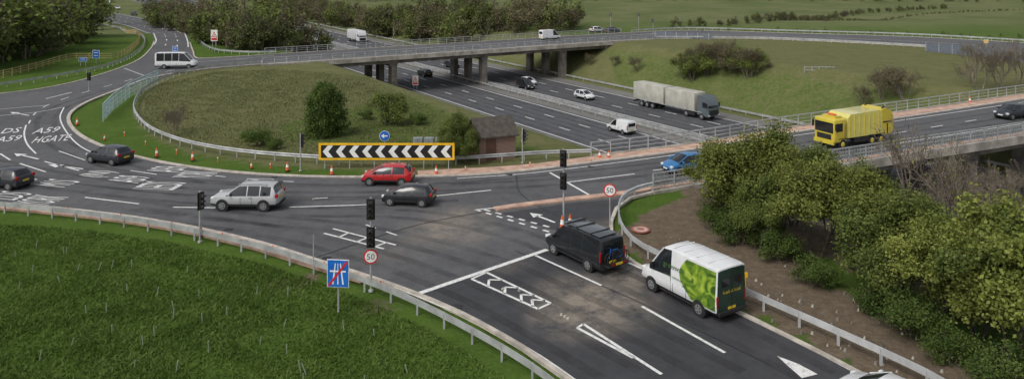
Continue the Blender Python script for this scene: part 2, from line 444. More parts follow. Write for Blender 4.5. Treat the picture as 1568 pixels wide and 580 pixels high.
# ---------------------------------------------------------------- bridges
def slab(mb,poly,z0,z1,mat):
    L=[Vector((p[0],p[1],0)) for p in poly]; n=len(L)
    tr=tessellate_polygon([L])
    vs=[(p.x,p.y,z1) for p in L]+[(p.x,p.y,z0) for p in L]
    fs=[tuple(t) for t in tr]+[tuple(n+i for i in t) for t in tr]+[(i,(i+1)%n,n+(i+1)%n,n+i) for i in range(n)]
    mb.add(vs,fs,mat)
def lerp2(a,b,t): return (a[0]+(b[0]-a[0])*t,a[1]+(b[1]-a[1])*t)
def bridge(name,near,far):
    mb=MB()
    def shift(pts,d):
        out=[];k=len(pts)
        for i,p in enumerate(pts):
            a=Vector(pts[max(i-1,0)][:2]);b=Vector(pts[min(i+1,k-1)][:2]);t=(b-a).normalized()
            out.append((p[0]-t.y*d,p[1]+t.x*d))
        return out
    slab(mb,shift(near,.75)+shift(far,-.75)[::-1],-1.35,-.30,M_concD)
    slab(mb,shift(near,.1)+shift(far,-.1)[::-1],-.30,-.04,M_conc)
    for line in(near,far):
        mb.sweep(z3(line),[(-.22,-.62),(.22,-.62),(.22,.16),(-.22,.16)],M_conc)
    def hit(line,o):
        for a,b in zip(line[:-1],line[1:]):
            oa,ob=off(*a[:2]),off(*b[:2])
            if (oa-o)*(ob-o)<=0: return lerp2(a,b,(o-oa)/(ob-oa+1e-9))
        return None
    for o in(-19.2,0,19.2):
        a=hit(near,o); b=hit(far,o)
        if not a or not b: continue
        ang=math.atan2(b[1]-a[1],b[0]-a[0]); L=math.dist(a,b)
        c=lerp2(a,b,.5)
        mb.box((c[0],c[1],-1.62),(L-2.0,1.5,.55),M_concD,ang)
        ncol=3
        for k in range(ncol):
            t=(1.6+ (L-3.2)*k/(ncol-1))/L
            q=lerp2(a,b,t); g=Hs(q[0],q[1])
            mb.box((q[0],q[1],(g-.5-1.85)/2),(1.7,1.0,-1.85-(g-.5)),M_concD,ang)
    for o in(-30.5,30.5):
        a=hit(near,o); b=hit(far,o)
        if not a or not b: continue
        ang=math.atan2(b[1]-a[1],b[0]-a[0]); L=math.dist(a,b); c=lerp2(a,b,.5)
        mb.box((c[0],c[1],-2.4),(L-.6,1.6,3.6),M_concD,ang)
    mb.obj(name)
def parapet(name,pts,h=1.1,rails=4,zf=lambda x,y:.16,sp=2.0,mat=M_steel,bars=False):
    mb=MB(); p3=[(p[0],p[1],zf(p[0],p[1])) for p in pts]
    for k in range(rails):
        z=h*(k+1)/rails; r=.05 if k==rails-1 else .03
        mb.sweep(p3,[(-r,z-r),(r,z-r),(r,z+r),(-r,z+r)],mat)
    for q in resample([p[:2] for p in pts],sp): mb.box((q.x,q.y,zf(q.x,q.y)+h/2),(.09,.09,h+.02),mat)
    if bars:
        for q in resample([p[:2] for p in pts],.35): mb.box((q.x,q.y,zf(q.x,q.y)+h/2),(.025,.025,h-.06),mat)
    return mb.obj(name)
f_near=[(-42,126.5),(-37,129.5),(-4.5,149.0),(28,168.5),(33,171)]
f_far=[(-46.5,141.3),(-44.7,142.4),(-10,163.5),(22,183),(27,186)]
bridge('far_road_bridge',f_near,f_far)
n_near=cr(PP([(1000,295.5),(1060,285),(1225,263),(1400,235),(1568,209)])+[(76,87.5)],2)
n_far=cr(PP([(905,240),(1060,221),(1200,198),(1400,169),(1568,145)])+[(74,101.5)],2)
bridge('near_road_bridge',n_near,n_far)
parapet('bridge_parapet',n_near,1.25,4,bars=True)
parapet('bridge_parapet',n_far,1.1,3)
parapet('bridge_parapet',cr(f_near,2),1.1,3)
parapet('bridge_parapet',cr(f_far,2),1.1,3)
wbeam('guard_rail',cr(PP([(905,241),(830,243.5),(700,252),(560,253),(400,244),(300,229),(240,209),(213,188),(205,166),(220,142),(255,123),(310,108),(400,99.5)])+[(-42,126.5)],1.2))
wbeam('guard_rail',cr(PP([(1066,284),(1010,291.5),(975,300),(953,314),(947,338),(957,366),(985,391),(1060,424),(1150,466),(1280,525),(1420,592),(1500,640)]),1.0),mat=simple('barrier_new_steel',(.50,.51,.52),.4,.2,.15,1))
wbeam('guard_rail',cr(PP([(-100,316),(0,325),(120,338),(250,357),(400,392),(480,417),(600,462),(700,512),(810,578),(900,650)]),1.0))
wbeam('guard_rail',cr(PP([(-120,150),(0,135),(90,120),(165,104),(208,84)])+GG([(222,66),(212,54),(185,46),(150,39)]),2),terrain=True)
wbeam('guard_rail',cr(GG([(300,62),(330,80),(380,84.5),(423,84)]),2),terrain=True)
wbeam('guard_rail',cr([(33,171)]+PP([(1100,60.5),(1200,62.5),(1400,73)])+[(95,141)],2))
wbeam('guard_rail',cr([(30,188)]+PP([(1050,46),(1200,50),(1400,56)])+[(112,163)],2))
mb=MB(); M_wood=simple('fence_timber',(.34,.26,.12),.8)
fp=cr(GG([(-60,134),(0,121),(60,106),(112,92),(170,92),(205,75),(214,58),(190,48)]),2)
for z in(.4,.75,1.1): mb.sweep([(x,y,Hs(x,y)) for x,y in fp],bx(.04,z-.05,z+.05),M_wood)
for q in resample(fp,2.2): mb.box((q.x,q.y,Hs(q.x,q.y)+.6),(.1,.1,1.25),M_wood)
mb.obj('timber_fence')
def panel_fence(name,pts,h,col):
    mb=MB(); m=simple(name+'_paint',col,.7)
    mb.sweep([(x,y,Hs(x,y)) for x,y in pts],bx(.06,0,h),m)
    for q in resample(pts,2.5): mb.box((q.x,q.y,Hs(q.x,q.y)+h/2+.05),(.14,.14,h+.1),M_steel)
    mb.obj(name)
panel_fence('noise_barrier_fence',PP([(1003,57),(1050,59),(1090,61)]),1.3,(.13,.14,.17))
panel_fence('noise_barrier_fence',PP([(1418,79),(1500,87),(1600,99)]),1.7,(.11,.13,.16))
parapet('pedestrian_guard_rail',PP([(158,186),(172,170),(200,148),(243,128)]),1.9,4,zf=lambda x,y:0,sp=2.2,mat=simple('guard_rail_teal',(.30,.40,.42),.5,.2),bars=True)
# ---------------------------------------------------------------- road markings
mk=MB(); ZM=.052
def seg(a,b,w):
    a=Vector(a);b=Vector(b)
    if (b-a).length<1e-4: return
    t=(b-a).normalized();nn=Vector((-t.y,t.x))*w/2
    mk.poly([(*(a-nn),ZM),(*(b-nn),ZM),(*(b+nn),ZM),(*(a+nn),ZM)],M_mark)
def line(px,w=.15,dash=None,world=False,smooth=True,mb=None,mat=None,z=ZM):
    mb=mb or mk; mat=mat or M_mark
    pts=px if world else PP(px)
    if smooth and len(pts)>2: pts=cr(pts,1.0)
    if dash is None:
        mb.sweep([(p[0],p[1],z) for p in pts],[(-w/2,0),(w/2,0)],mat,closed=False)
    else:
        on,gap=dash
        r=resample(pts,.5); k=int(on/.5); g=int((on+gap)/.5); i=0
        while i+k<len(r):
            mb.sweep([(p.x,p.y,z) for p in r[i:i+k+1]],[(-w/2,0),(w/2,0)],mat,closed=False); i+=g
line([(642,450),(838,383)],.32)
line([(820,392),(921,438)],.16)
line([(722,428),(824,474)],.16);line([(745,418),(843,465)],.16)
line([(722,428),(745,418)],.14);line([(824,474),(843,465)],.14)
for t in(.25,.5,.75,.92):
    a=P(*lerp2((722,428),(824,474),t));b=P(*lerp2((745,418),(843,465),t)); m_=lerp2(a,b,.5); c=(m_[0]-.35,m_[1]+.45)
    seg(a,c,.14);seg(c,b,.14)
line([(893,497),(1013,574)],.17);line([(884,503),(970,549)],.17);line([(893,497),(884,503)],.14)
line([(983,470),(1110,541)],.17)
line([(962,403),(1150,486),(1290,560),(1430,635)],.2)
line([(606,440),(650,458),(740,497),(830,549),(880,584)],.22)
mk.poly([(*P(1190,546),ZM),(*P(1205,560),ZM),(*P(1228,580),ZM),(*P(1252,574),ZM),(*P(1222,558),ZM)],M_mark)
line([(496,358),(588,382)],.15);line([(510,351),(606,376)],.15)
for t in(.25,.55,.85): seg(P(*lerp2((496,358),(588,382),t)),P(*lerp2((510,351),(606,376),t)),.15)
line([(728,322),(848,358)],.2,(.8,.5));line([(742,322),(858,353)],.2,(.8,.5))
line([(728,322),(760,319)],.15)
line([(842,265),(905,301)],.2);line([(868,280),(972,267)],.16);line([(880,304),(905,300)],.15)
line([(655,302),(752,292)],.16);line([(443,318),(545,315)],.16);line([(545,315),(640,310)],.13,(1,1.5))
line([(265,318),(330,319)],.16);line([(130,303),(213,313)],.16)
line([(0,262),(56,276)],.16);line([(30,251),(70,264)],.16);line([(68,248),(121,262)],.16);line([(-40,275),(20,290)],.16);line([(0,236),(16,246)],.16)
line([(330,270),(390,276),(470,280)],.13,(1,2))
line([(480,305),(560,300)],.13,(1,2))
line([(560,345),(640,372)],.12,(1,1.2))
line([(200,262),(240,268)],.13);line([(90,232),(130,246)],.13)
line([(1090,262),(1225,244),(1400,216),(1568,190)],.14)
line([(1000,262),(1100,248),(1225,228),(1400,200),(1568,172)],.15,(2,4))
line([(700,274),(800,267),(920,253),(1060,234),(1200,211),(1400,182),(1568,157)],.14)
line([(44,190),(52,176),(70,163),(110,148),(180,128),(240,113),(300,103),(420,92)],.14,(2,3))
line([(0,178),(60,172),(95,165)],.14);line([(0,168),(70,162)],.14);line([(40,192),(37,206),(42,222),(55,236)],.15)
line([(98,165),(92,180),(100,200),(122,224),(160,243)],.14)
line([(235,122),(190,105)],.3,(.6,.5));line([(70,152),(110,142)],.2)
line([(300,96),(420,86)],.14)
Dn=lambda k:[( -44+66*t-.514*k, 125.3+66*.6*t+.857*k) for t in np.linspace(0,1.05,14)]
line(Dn(2.0),.14,world=True,smooth=False); line(Dn(6),.14,(2,4),world=True,smooth=False); line(Dn(10),.14,(2,4),world=True,smooth=False)
line([(980,53),(1100,54),(1200,56),(1400,64),(1500,70)],.16)
def text_polys(s):
    cu=bpy.data.curves.new('t','FONT'); cu.body=s; cu.resolution_u=2
    o=bpy.data.objects.new('t',cu); COL.objects.link(o); dg=bpy.context.evaluated_depsgraph_get(); dg.update()
    me=bpy.data.meshes.new_from_object(o.evaluated_get(dg))
    vs=[(v.co.x,v.co.y) for v in me.vertices]; fs=[tuple(p.vertices) for p in me.polygons]
    bpy.data.objects.remove(o); bpy.data.meshes.remove(me); bpy.data.curves.remove(cu)
    xs_=[v[0] for v in vs]; ys_=[v[1] for v in vs]; x0,x1,y0,y1=min(xs_),max(xs_),min(ys_),max(ys_)
    return [((x-x0)/(x1-x0)-.5,(y-y0)/(y1-y0)-.5) for x,y in vs],fs
def gtext(s,u,v,head,h,w):
    c=P(u,v); a=math.radians(head); up=(math.cos(a),math.sin(a)); rt=(up[1],-up[0])
    vs,fs=text_polys(s)
    mk.add([(c[0]+rt[0]*x*w+up[0]*y*h,c[1]+rt[1]*x*w+up[1]*y*h,ZM) for x,y in vs],fs,M_mark)
gtext('A59',72,200,112,2.8,2.2); gtext('HGATE',80,213,112,2.9,3.0)
gtext('LDS',12,201,114,2.6,2.2); gtext('A59',14,213,114,2.6,2.0)
gtext('LEEDS',245,285,173,3.4,1.9); gtext('YORK',300,268,173,3.2,1.9); gtext('A59',256,260,173,3.0,1.6)
gtext('(N)',152,267,166,2.8,1.7); gtext('A59',198,275,168,3.0,1.7); gtext('YORK',63,307,166,3.0,2.0); gtext('M1S',88,281,165,3.0,1.6); gtext('LDS',14,300,165,2.8,1.6)
def arrow(u,v,head,L=4):
    c=Vector(P(u,v)); a=math.radians(head); f=Vector((math.cos(a),math.sin(a))); r=Vector((f.y,-f.x))
    seg(c-f*L/2,c+f*L*.2,.2); p=c+f*L*.5
    mk.poly([(*p,ZM),(*(c+f*L*.15-r*.45),ZM),(*(c+f*L*.15+r*.45),ZM)],M_mark)
arrow(100,256,160);arrow(40,240,150);arrow(830,334,130,2.5);arrow(30,175,150)
mk.obj('road_markings')
tk=MB()
def track(px,world=False,step=1.2):
    pts=cr(px if world else PP(px),step)
    for q in(-.8,.8):
        tk.sweep([(p[0],p[1],.046) for p in pts],[(q-.28,0),(q+.28,0)],M_track,closed=False)
track([(1568,180),(1400,207),(1225,236),(1060,255),(900,275),(700,287),(500,290),(300,285),(150,268),(0,240)])
track([(700,302),(560,310),(430,312),(280,305),(120,288),(0,270)])
track([(1260,580),(1060,478),(900,405),(790,360),(640,330),(450,325)])
track([(1120,580),(900,470),(740,400),(560,355),(380,335),(200,315)])
track([(960,580),(820,500),(700,440),(560,390),(400,352),(200,325)])
track([(300,285),(180,255),(100,225),(70,195),(85,168),(150,145),(250,116)])
tk.obj('tyre_tracks')
tk=MB()
for px in([(1568,166),(1400,192),(1225,220),(1060,243),(900,262),(700,280),(500,283),(300,276),(150,255)],[(640,300),(450,303),(250,296),(100,280)],[(1180,560),(960,455),(790,385)],[(480,396),(640,345),(780,318)],[(880,345),(800,300),(790,268)]):
    line(px,.07,None,mb=tk,mat=M_seal,z=.049)
tk.obj('surface_joints')
# ---------------------------------------------------------------- trees
def leafquads(C,g,leaf_s,base,up=.5,outw=None):
    n=len(C)
    nrm=g.normal(0,1,(n,3))+np.array([0,0,up])
    if outw is not None: nrm+=outw
    nrm/=np.linalg.norm(nrm,axis=1)[:,None]
    t=np.cross(nrm,g.normal(0,1,(n,3))); t/=np.linalg.norm(t,axis=1)[:,None]+1e-9
    b=np.cross(nrm,t); s=leaf_s*g.uniform(.55,1.25,(n,1))
    LV=np.stack([C-t*s*.5,C+b*s*.32,C+t*s*.5,C-b*s*.32],1).reshape(-1,3)
    return LV,np.arange(n*4).reshape(-1,4)+base
def gen_tree(seed,h,r,stems=1,levels=4,leaf_n=3000,leaf_s=.3,sig=.4,kids=(3,4),trunk=.28,base_r=.14,flare=.55,up=.8):
    R=random.Random(seed); segs=[];tips=[]
    def grow(p,d,L,rad,lev):
        q=p
        ns=3 if lev<2 else 2
        for i in range(ns):
            d=(d+Vector((R.gauss(0,.12),R.gauss(0,.12),R.gauss(0,.08)+.05))).normalized()
            e=q+d*L/ns
            segs.append((q,e,rad*(1-.25*i/ns),rad*(1-.25*(i+1)/ns),lev)); q=e
            if lev>=levels-2: tips.append(e)
        if lev<levels:
            for k in range(R.randint(*kids)):
                a=R.random()*6.283; s=flare*(.6+R.random()*.8)
                o=d.orthogonal().normalized(); o=Matrix.Rotation(a,3,d)@o
                nd_=(d+o*s*1.3).normalized(); nd_.z=max(nd_.z,-.15)
                st=q if k<2 else p+(q-p)*R.uniform(.35,.95)
                grow(st,nd_,L*R.uniform(.6,.85),rad*.6,lev+1)
    for s in range(stems):
        a=s*6.283/stems+R.random(); lean=.0 if stems==1 else .45
        grow(Vector((math.cos(a)*.2*(stems>1),math.sin(a)*.2*(stems>1),-.2)),Vector((math.cos(a)*lean,math.sin(a)*lean,1)).normalized(),h*trunk*R.uniform(.85,1.1),base_r/(stems**.4),0)
    T=np.array([tuple(t) for t in tips]); top=T[:,2].max(); rr=np.percentile(np.hypot(T[:,0],T[:,1]),92)
    sz=(h-sig)/top; sr=(r-sig*.5)/rr
    V=[];Q=[];mi=[]
    for (a,b,r0,r1,lev) in segs:
        a=Vector((a.x*sr,a.y*sr,a.z*sz));b=Vector((b.x*sr,b.y*sr,b.z*sz))
        d=(b-a)
        if d.length<1e-5: continue
        d.normalize(); o=d.orthogonal().normalized(); c=d.cross(o)
        bs=len(V)
        if lev<2:
            for pt,ra in((a,r0),(b,r1)):
                for i in range(4):
                    t=i*math.pi/2; V.append(pt+(o*math.cos(t)+c*math.sin(t))*ra)
            for i in range(4): Q.append((bs+i,bs+(i+1)%4,bs+4+(i+1)%4,bs+4+i)); mi.append(0)
        else:
            ra=max(r0,.012); rb=max(r1,.008)
            V+= [a+o*ra,a-o*ra,b-o*rb,b+o*rb,a+c*ra,a-c*ra,b-c*rb,b+c*rb]
            Q+= [(bs,bs+1,bs+2,bs+3),(bs+4,bs+5,bs+6,bs+7)]; mi+=[0,0]
    V=np.array([tuple(v) for v in V],dtype=np.float32); Q=np.array(Q,dtype=np.int32)
    if leaf_n>0:
        g=np.random.default_rng(seed)
        T=T*np.array([sr,sr,sz])
        # favour outer shoots so the crown is a shell of leafy clumps
        wgt=.25+(np.hypot(T[:,0],T[:,1])/r)**2+(T[:,2]/h)**2; wgt/=wgt.sum()
        ti=g.choice(len(T),leaf_n,p=wgt)
        C=T[ti]+g.normal(0,sig,(leaf_n,3))*np.array([1,1,.8])
        C[:,2]=np.maximum(C[:,2],.15)
        ow=C-np.array([0,0,h*.4]); ow/=np.linalg.norm(ow,axis=1)[:,None]+1e-6
        LV,LQ=leafquads(C,g,leaf_s,len(V),up,ow*.7)
        V=np.concatenate([V,LV]);Q=np.concatenate([Q,LQ]);mi=mi+[1]*leaf_n
    return V.astype(np.float32),Q,np.array(mi)
def tree_mesh(name,mats,**k):
    V,Q,mi=gen_tree(**k); return fast_mesh(name,V,Q,mi,mats)
def cone_tree(name,h,r,n,leaf_s,seed,mats):
    g=np.random.default_rng(seed); V=[];Q=[];mi=[]
    for i in range(8):
        t=i*math.pi/4; V.append((math.cos(t)*.16,math.sin(t)*.16,-.2))
    for i in range(8):
        t=i*math.pi/4; V.append((math.cos(t)*.03,math.sin(t)*.03,h*.92))
    for i in range(8): Q.append((i,(i+1)%8,8+(i+1)%8,8+i)); mi.append(0)
    k=420; z=g.uniform(0,1,k)
    prof=np.where(z<.3,.88+.12*z/.3,np.sqrt(np.clip(1-((z-.3)/.72)**2,0,1)))
    a=g.uniform(0,6.283,k); rr=r*prof*g.uniform(.6,1.0,k)*(1+.14*np.sin(a*3+1)+.12*np.sin(a*5+z*9))
    cx=np.cos(a)*rr; cy=np.sin(a)*rr; cz=.25+z*(h-.4)
    for i in range(0,k,4):
        bs=len(V); z0=max(cz[i]-rr[i]*.7,.1); V+= [(0,0,z0),(0,0,z0+.06),(cx[i],cy[i],cz[i]),(cx[i],cy[i],cz[i]-.03)]; Q.append((bs,bs+1,bs+2,bs+3)); mi.append(0)
    ti=g.integers(0,k,n); C=np.stack([cx,cy,cz],1)[ti]+g.normal(0,.20,(n,3)); C[:,2]=np.maximum(C[:,2],.08)
    ow=np.stack([np.cos(a),np.sin(a),a*0+.3],1)[ti]*.8
    LV,LQ=leafquads(C,g,leaf_s,len(V),.5,ow)
    V=np.concatenate([np.array(V),LV]);Q=np.concatenate([np.array(Q),LQ]);mi=mi+[1]*n
    return fast_mesh(name,V,Q,mi,mats)
fg=[tree_mesh('hawthorn_tree',[M_bark,L_spring if s!=12 else L_spring2],seed=s,h=7,r=3.4,stems=4,levels=4,leaf_n=26000,leaf_s=.20,sig=.30,kids=(2,4),flare=.6) for s in(11,12,13)]
fg.append(tree_mesh('hawthorn_tree',[M_bark,L_spring2],seed=14,h=7,r=3.2,stems=3,levels=4,leaf_n=17000,leaf_s=.19,sig=.36,kids=(2,4),flare=.65))
shr=[tree_mesh('shrub',[M_bark,L_green],seed=s,h=2.6,r=1.6,stems=5,levels=3,leaf_n=5500,leaf_s=.15,sig=.24,kids=(2,4),flare=.6) for s in(21,22)]
bare=[tree_mesh('bare_tree',[M_twig,L_spring],seed=s,h=8,r=3,stems=2,levels=6,leaf_n=350,leaf_s=.14,sig=.2,kids=(2,4),flare=.5,base_r=.16) for s in(31,32)]
budding=[tree_mesh('budding_tree',[M_twig,L_brown],seed=s,h=7,r=3,stems=3,levels=5,leaf_n=2500,leaf_s=.22,sig=.3,kids=(2,4),flare=.5,base_r=.14) for s in(41,42)]
mid=[tree_mesh('young_tree',[M_bark,L_spring2],seed=s,h=6,r=2.4,stems=3,levels=4,leaf_n=5000,leaf_s=.24,sig=.4,kids=(2,4),flare=.5) for s in(51,52)]
def put(name,me,p,sc,z=None,rz=None):
    return addobj(name,me,(p[0],p[1],Hs(p[0],p[1])-.1 if z is None else z),random.random()*6.28 if rz is None else rz,sc)
T=[ (1138,345,0,.98),(1195,352,1,.95),(1102,322,2,.60),(1250,395,2,.88),(1320,420,0,.92),(1380,455,1,.86),(1290,370,3,.8),(1440,500,2,.80),(1500,520,0,.78),(1560,560,1,.95),(1620,560,2,1.0),(1380,410,3,.62),(1470,455,3,.62),(1560,500,0,.72),(1215,345,3,.7),(1160,385,3,.5)]
for u,v,k,s in T: put('hawthorn_tree',fg[k],G(u,v),(s,s,s*random.uniform(.92,1.1)))
for u,v in [(1100,345),(1130,372),(1190,400),(1250,440),(1330,475),(1400,520),(1112,302),(1460,560),(1165,375),(1540,600)]:
    put('shrub',shr[random.randrange(2)],G(u,v),random.uniform(.55,.95))
for u,v,s in [(1410,400,1.05),(1470,410,1.1),(1530,420,1.0),(1500,370,1.0),(1565,400,1.15),(1340,330,.8),(1440,350,.95)]:
    put('bare_tree',bare[random.randrange(2)],G(u,v),s)
dense=cone_tree('dense_island_tree',5.2,2.1,17000,.19,61,[M_bark,L_green])
put('dense_island_tree',dense,P(497,207),1)
put('young_tree',mid[0],P(590,190),(.85,.85,.62)); put('young_tree',mid[1],P(605,188),(.6,.6,.5))
for u,v,s in [(700,247,.66),(713,250,.55),(690,235,.5)]: put('spring_tree',fg[random.randrange(3)],P(u,v),(s*.7,s*.7,s))
for u,v,s in [(265,208,.5),(270,200,.4)]: put('bare_tree',bare[0],P(u,v),s*.85)
for u,v,s in [(398,222,.75),(380,215,.5),(420,228,.45),(640,190,.6),(1000,228,.5),(560,182,.5)]: put('shrub',shr[0],P(u,v),s)
for i in range(20):
    u=random.uniform(1035,1160);v=random.uniform(104,124); put('budding_tree',budding[i%2] if i%3 else mid[1],G(u,v),random.uniform(.70,.95))
for u,v,s in [(1350,155,.75),(1385,160,.8),(1372,150,.7),(1318,165,.5),(1500,140,.9),(1530,136,.9),(1490,128,.8),(1560,132,.9)]: put('budding_tree' if u<1400 else 'bare_tree',(budding if u<1400 else bare)[random.randrange(2)],G(u,v),s)
for u,v,s in [(975,110,.5),(940,104,.4),(905,100,.4)]: put('budding_tree',budding[0],G(u,v),s)
far=[gen_tree(seed=s,h=1,r=.42,stems=1,levels=3,leaf_n=900,leaf_s=.062,sig=.07,kids=(3,4),flare=.55,base_r=.02) for s in(71,72,73,74)]
def wood(name,pos,mats,brown=.3):
    VV=[];QQ=[];MM=[];b=0
    for (x,y,h) in pos:
        V,Q,mi=far[random.randrange(4)]; a=random.random()*6.28; c,s=math.cos(a),math.sin(a)
        w=h*random.uniform(.85,1.2)
        W=np.stack([(V[:,0]*c-V[:,1]*s)*w+x,(V[:,0]*s+V[:,1]*c)*w+y,V[:,2]*h+Hs(x,y)-.3],1)
        VV.append(W);QQ.append(Q+b);b+=len(W)
        q=random.random(); br=2 if q<brown else (3 if q<brown+.3 else 1)
        MM.append(np.where(mi==1,br,0))
    addobj(name,fast_mesh(name,np.concatenate(VV),np.concatenate(QQ),np.concatenate(MM),mats))
WM=[M_twig,L_wood,L_brown,L_spring2]
def area(poly,n,h0,h1):
    us=[p[0] for p in poly];vs=[p[1] for p in poly];out=[];k=0
    while len(out)<n and k<n*40:
        k+=1;u=random.uniform(min(us),max(us));v=random.uniform(min(vs),max(vs))
        if inpoly(np.array([u]),np.array([v]),poly)[0]:
            p=G(u,v)
            if abs(off(*p))<21: continue
            out.append((p[0],p[1],random.uniform(h0,h1)))
    return out
wood('woodland',area([(-60,128),(20,96),(90,80),(140,58),(146,40),(118,24),(70,10),(-60,-5)],120,10,15),WM,.12)
wood('roadside_trees',area([(310,68),(350,80),(420,78),(500,72),(500,40),(400,30),(300,30),(262,40)],110,5,8.5),WM,.25)
wood('roadside_trees',area([(500,60),(560,62),(700,58),(880,48),(880,36),(700,32),(500,34)],100,5,9),WM,.5)
pos=[]
for i in range(130):
    t=random.uniform(-260,-36); q=mw(t,random.uniform(-36,-20.5)); pos.append((q[0],q[1],random.uniform(7,11)))
for i in range(130):
    t=random.uniform(-260,-40); q=mw(t,random.uniform(20,34)); pos.append((q[0],q[1],random.uniform(7,11)))
pos=[p for p in pos if p[0]>-150]
wood('motorway_bank_trees',pos,WM,.45)
def hedge(name,px,h,dens=1.5,w=2,brown=.4):
    pts=cr(GG(px),5); pos=[]
    for q in resample(pts,dens): pos.append((q.x+random.gauss(0,w),q.y+random.gauss(0,w),h*random.uniform(.6,1.2)))
    wood(name,pos,WM,brown)
hedge('hedgerow',[(1030,43),(1150,36),(1300,24),(1450,13)],3.0,2.5,1)
hedge('hedgerow',[(1260,33),(1400,24),(1568,16)],1.4,2.5,.5)
hedge('tree_belt',[(860,2),(1100,1),(1400,3),(1600,5)],7,6,6,.3)
hedge('tree_belt',[(150,3),(400,2),(700,2),(880,1)],9,6,6,.3)
hedge('hedgerow',[(600,14),(750,10),(880,6)],2.5,3,1)
hedge('hedgerow',[(1080,48),(1300,50),(1568,58)],1.2,3,1)
def tufts(name,poly,n,h,mat):
    pw=[P(*p) for p in poly]
    g=np.random.default_rng(3)
    xa=[p[0] for p in pw];ya=[p[1] for p in pw]
    Xr=g.uniform(min(xa),max(xa),n*3);Yr=g.uniform(min(ya),max(ya),n*3)
    k=inpoly(Xr,Yr,pw)&(g.uniform(0,1,n*3)<.5+.5*(np.sin(Xr*.9+np.sin(Yr*.6)*2)*np.cos(Yr*.8+Xr*.23)>-.2)); Xr=Xr[k][:n];Yr=Yr[k][:n]; m=len(Xr)
    a=g.uniform(0,6.28,m); hh=h*g.uniform(.4,1.3,m); w=g.uniform(.02,.06,m)
    dx=np.cos(a)*w;dy=np.sin(a)*w; lx=g.normal(0,.10,m);ly=g.normal(0,.10,m); zz=Hv(Xr,Yr)-.06
    V=np.stack([np.stack([Xr-dx,Yr-dy,zz],1),np.stack([Xr+dx,Yr+dy,zz],1),np.stack([Xr+lx+dx*.2,Yr+ly+dy*.2,zz+hh],1),np.stack([Xr+lx-dx*.2,Yr+ly-dy*.2,zz+hh],1)],1).reshape(-1,3)
    addobj(name,fast_mesh(name,V,np.arange(len(V)).reshape(-1,4),np.zeros(m),[mat]))
L_grass=leafmat('grass_blades',[(.060,.110,.016),(.095,.160,.026),(.145,.21,.05)],.5)
L_dry=leafmat('dry_grass_blades',[(.085,.105,.035),(.15,.16,.06),(.23,.21,.11)],1.2)
tufts('grass_tufts',[(-40,340),(120,350),(250,368),(400,402),(480,428),(600,475),(700,528),(790,590),(700,640),(-40,640)],70000,.12,L_grass)
tufts('grass_tufts',[(222,150),(250,128),(330,110),(430,106),(560,118),(700,180),(720,245),(560,248),(400,238),(300,222),(245,203),(220,180)],35000,.18,L_dry)
mb=MB(); M_tube=simple('tree_tube',(.22,.26,.18),.5)
gw=PP([(0,375),(200,385),(400,430),(560,500),(700,575),(700,620),(0,620)])
for gx in np.arange(-48,8,2.0):
    for gy in np.arange(26,48,1.9):
        x=gx+random.gauss(0,.6);y=gy+random.gauss(0,.6)
        if inpoly(np.array([x]),np.array([y]),gw)[0] and random.random()<.6:
            hh=random.uniform(.3,.5); l=random.gauss(0,.08)
            mb.cyl((x,y,-.05),(x+l,y,hh),.026,.03,M_tube,5)
mb.obj('young_tree_guards')
# ---------------------------------------------------------------- vehicles
def wheels(mb,xsx,W,r,rim=M_rim,w=.22):
    for x in xsx:
        for s in(-1,1):
            y=s*W/2
            mb.cyl((x,y-s*.35,r*1.03),(x,y+s*.006,r*1.03),r*1.17,r*1.17,M_trim,20)
            mb.cyl((x,y-s*w,r),(x,y+s*.02,r),r,r,M_tyre,20)
            mb.cyl((x,y,r),(x,y+s*.028,r),r*.66,r*.62,rim,14)
            for k in range(5):
                a=k*1.2566
                mb.cyl((x+math.cos(a)*r*.38,y+s*.02,r+math.sin(a)*r*.38),(x+math.cos(a)*r*.38,y+s*.034,r+math.sin(a)*r*.38),r*.12,r*.12,M_trim,6)
def loft(mb,st,spans,L,W,col,zs=1.0,rearcap=None):
    n=len(st); vs=[]
    for (xf,wf,zb,zl,zt,wt) in st:
        x=xf*L;w=wf*W/2;t=wt*W/2; zb*=zs;zl*=zs;zt*=zs
        h=[(0,zb),(w*.86,zb),(w*.985,zb+.16),(w,(zb+zl)/2+.05),(w*.975,zl),(t,zt-.05),(t*.84,zt),(0,zt+.02)]
        full=h+[(-a,b) for a,b in h[-2:0:-1]]
        vs+=[(x,-a,b) for a,b in full]
    k=14;fs=[];ms=[]
    for i in range(n-1):
        sp=spans[i]
        for j in range(k):
            fs.append((i*k+j,i*k+(j+1)%k,(i+1)*k+(j+1)%k,(i+1)*k+j))
            q=j if j<7 else 13-j
            m=col
            if q<=1: m=M_trim
            if q==4 and sp in'sb': m=M_glass
            if q in(5,6) and sp in'wb': m=M_glass
            ms.append(m)
    fs+=[tuple(range(k))[::-1],tuple((n-1)*k+j for j in range(k))]; ms+=[rearcap or col,col]
    mb.add(vs,fs,ms)
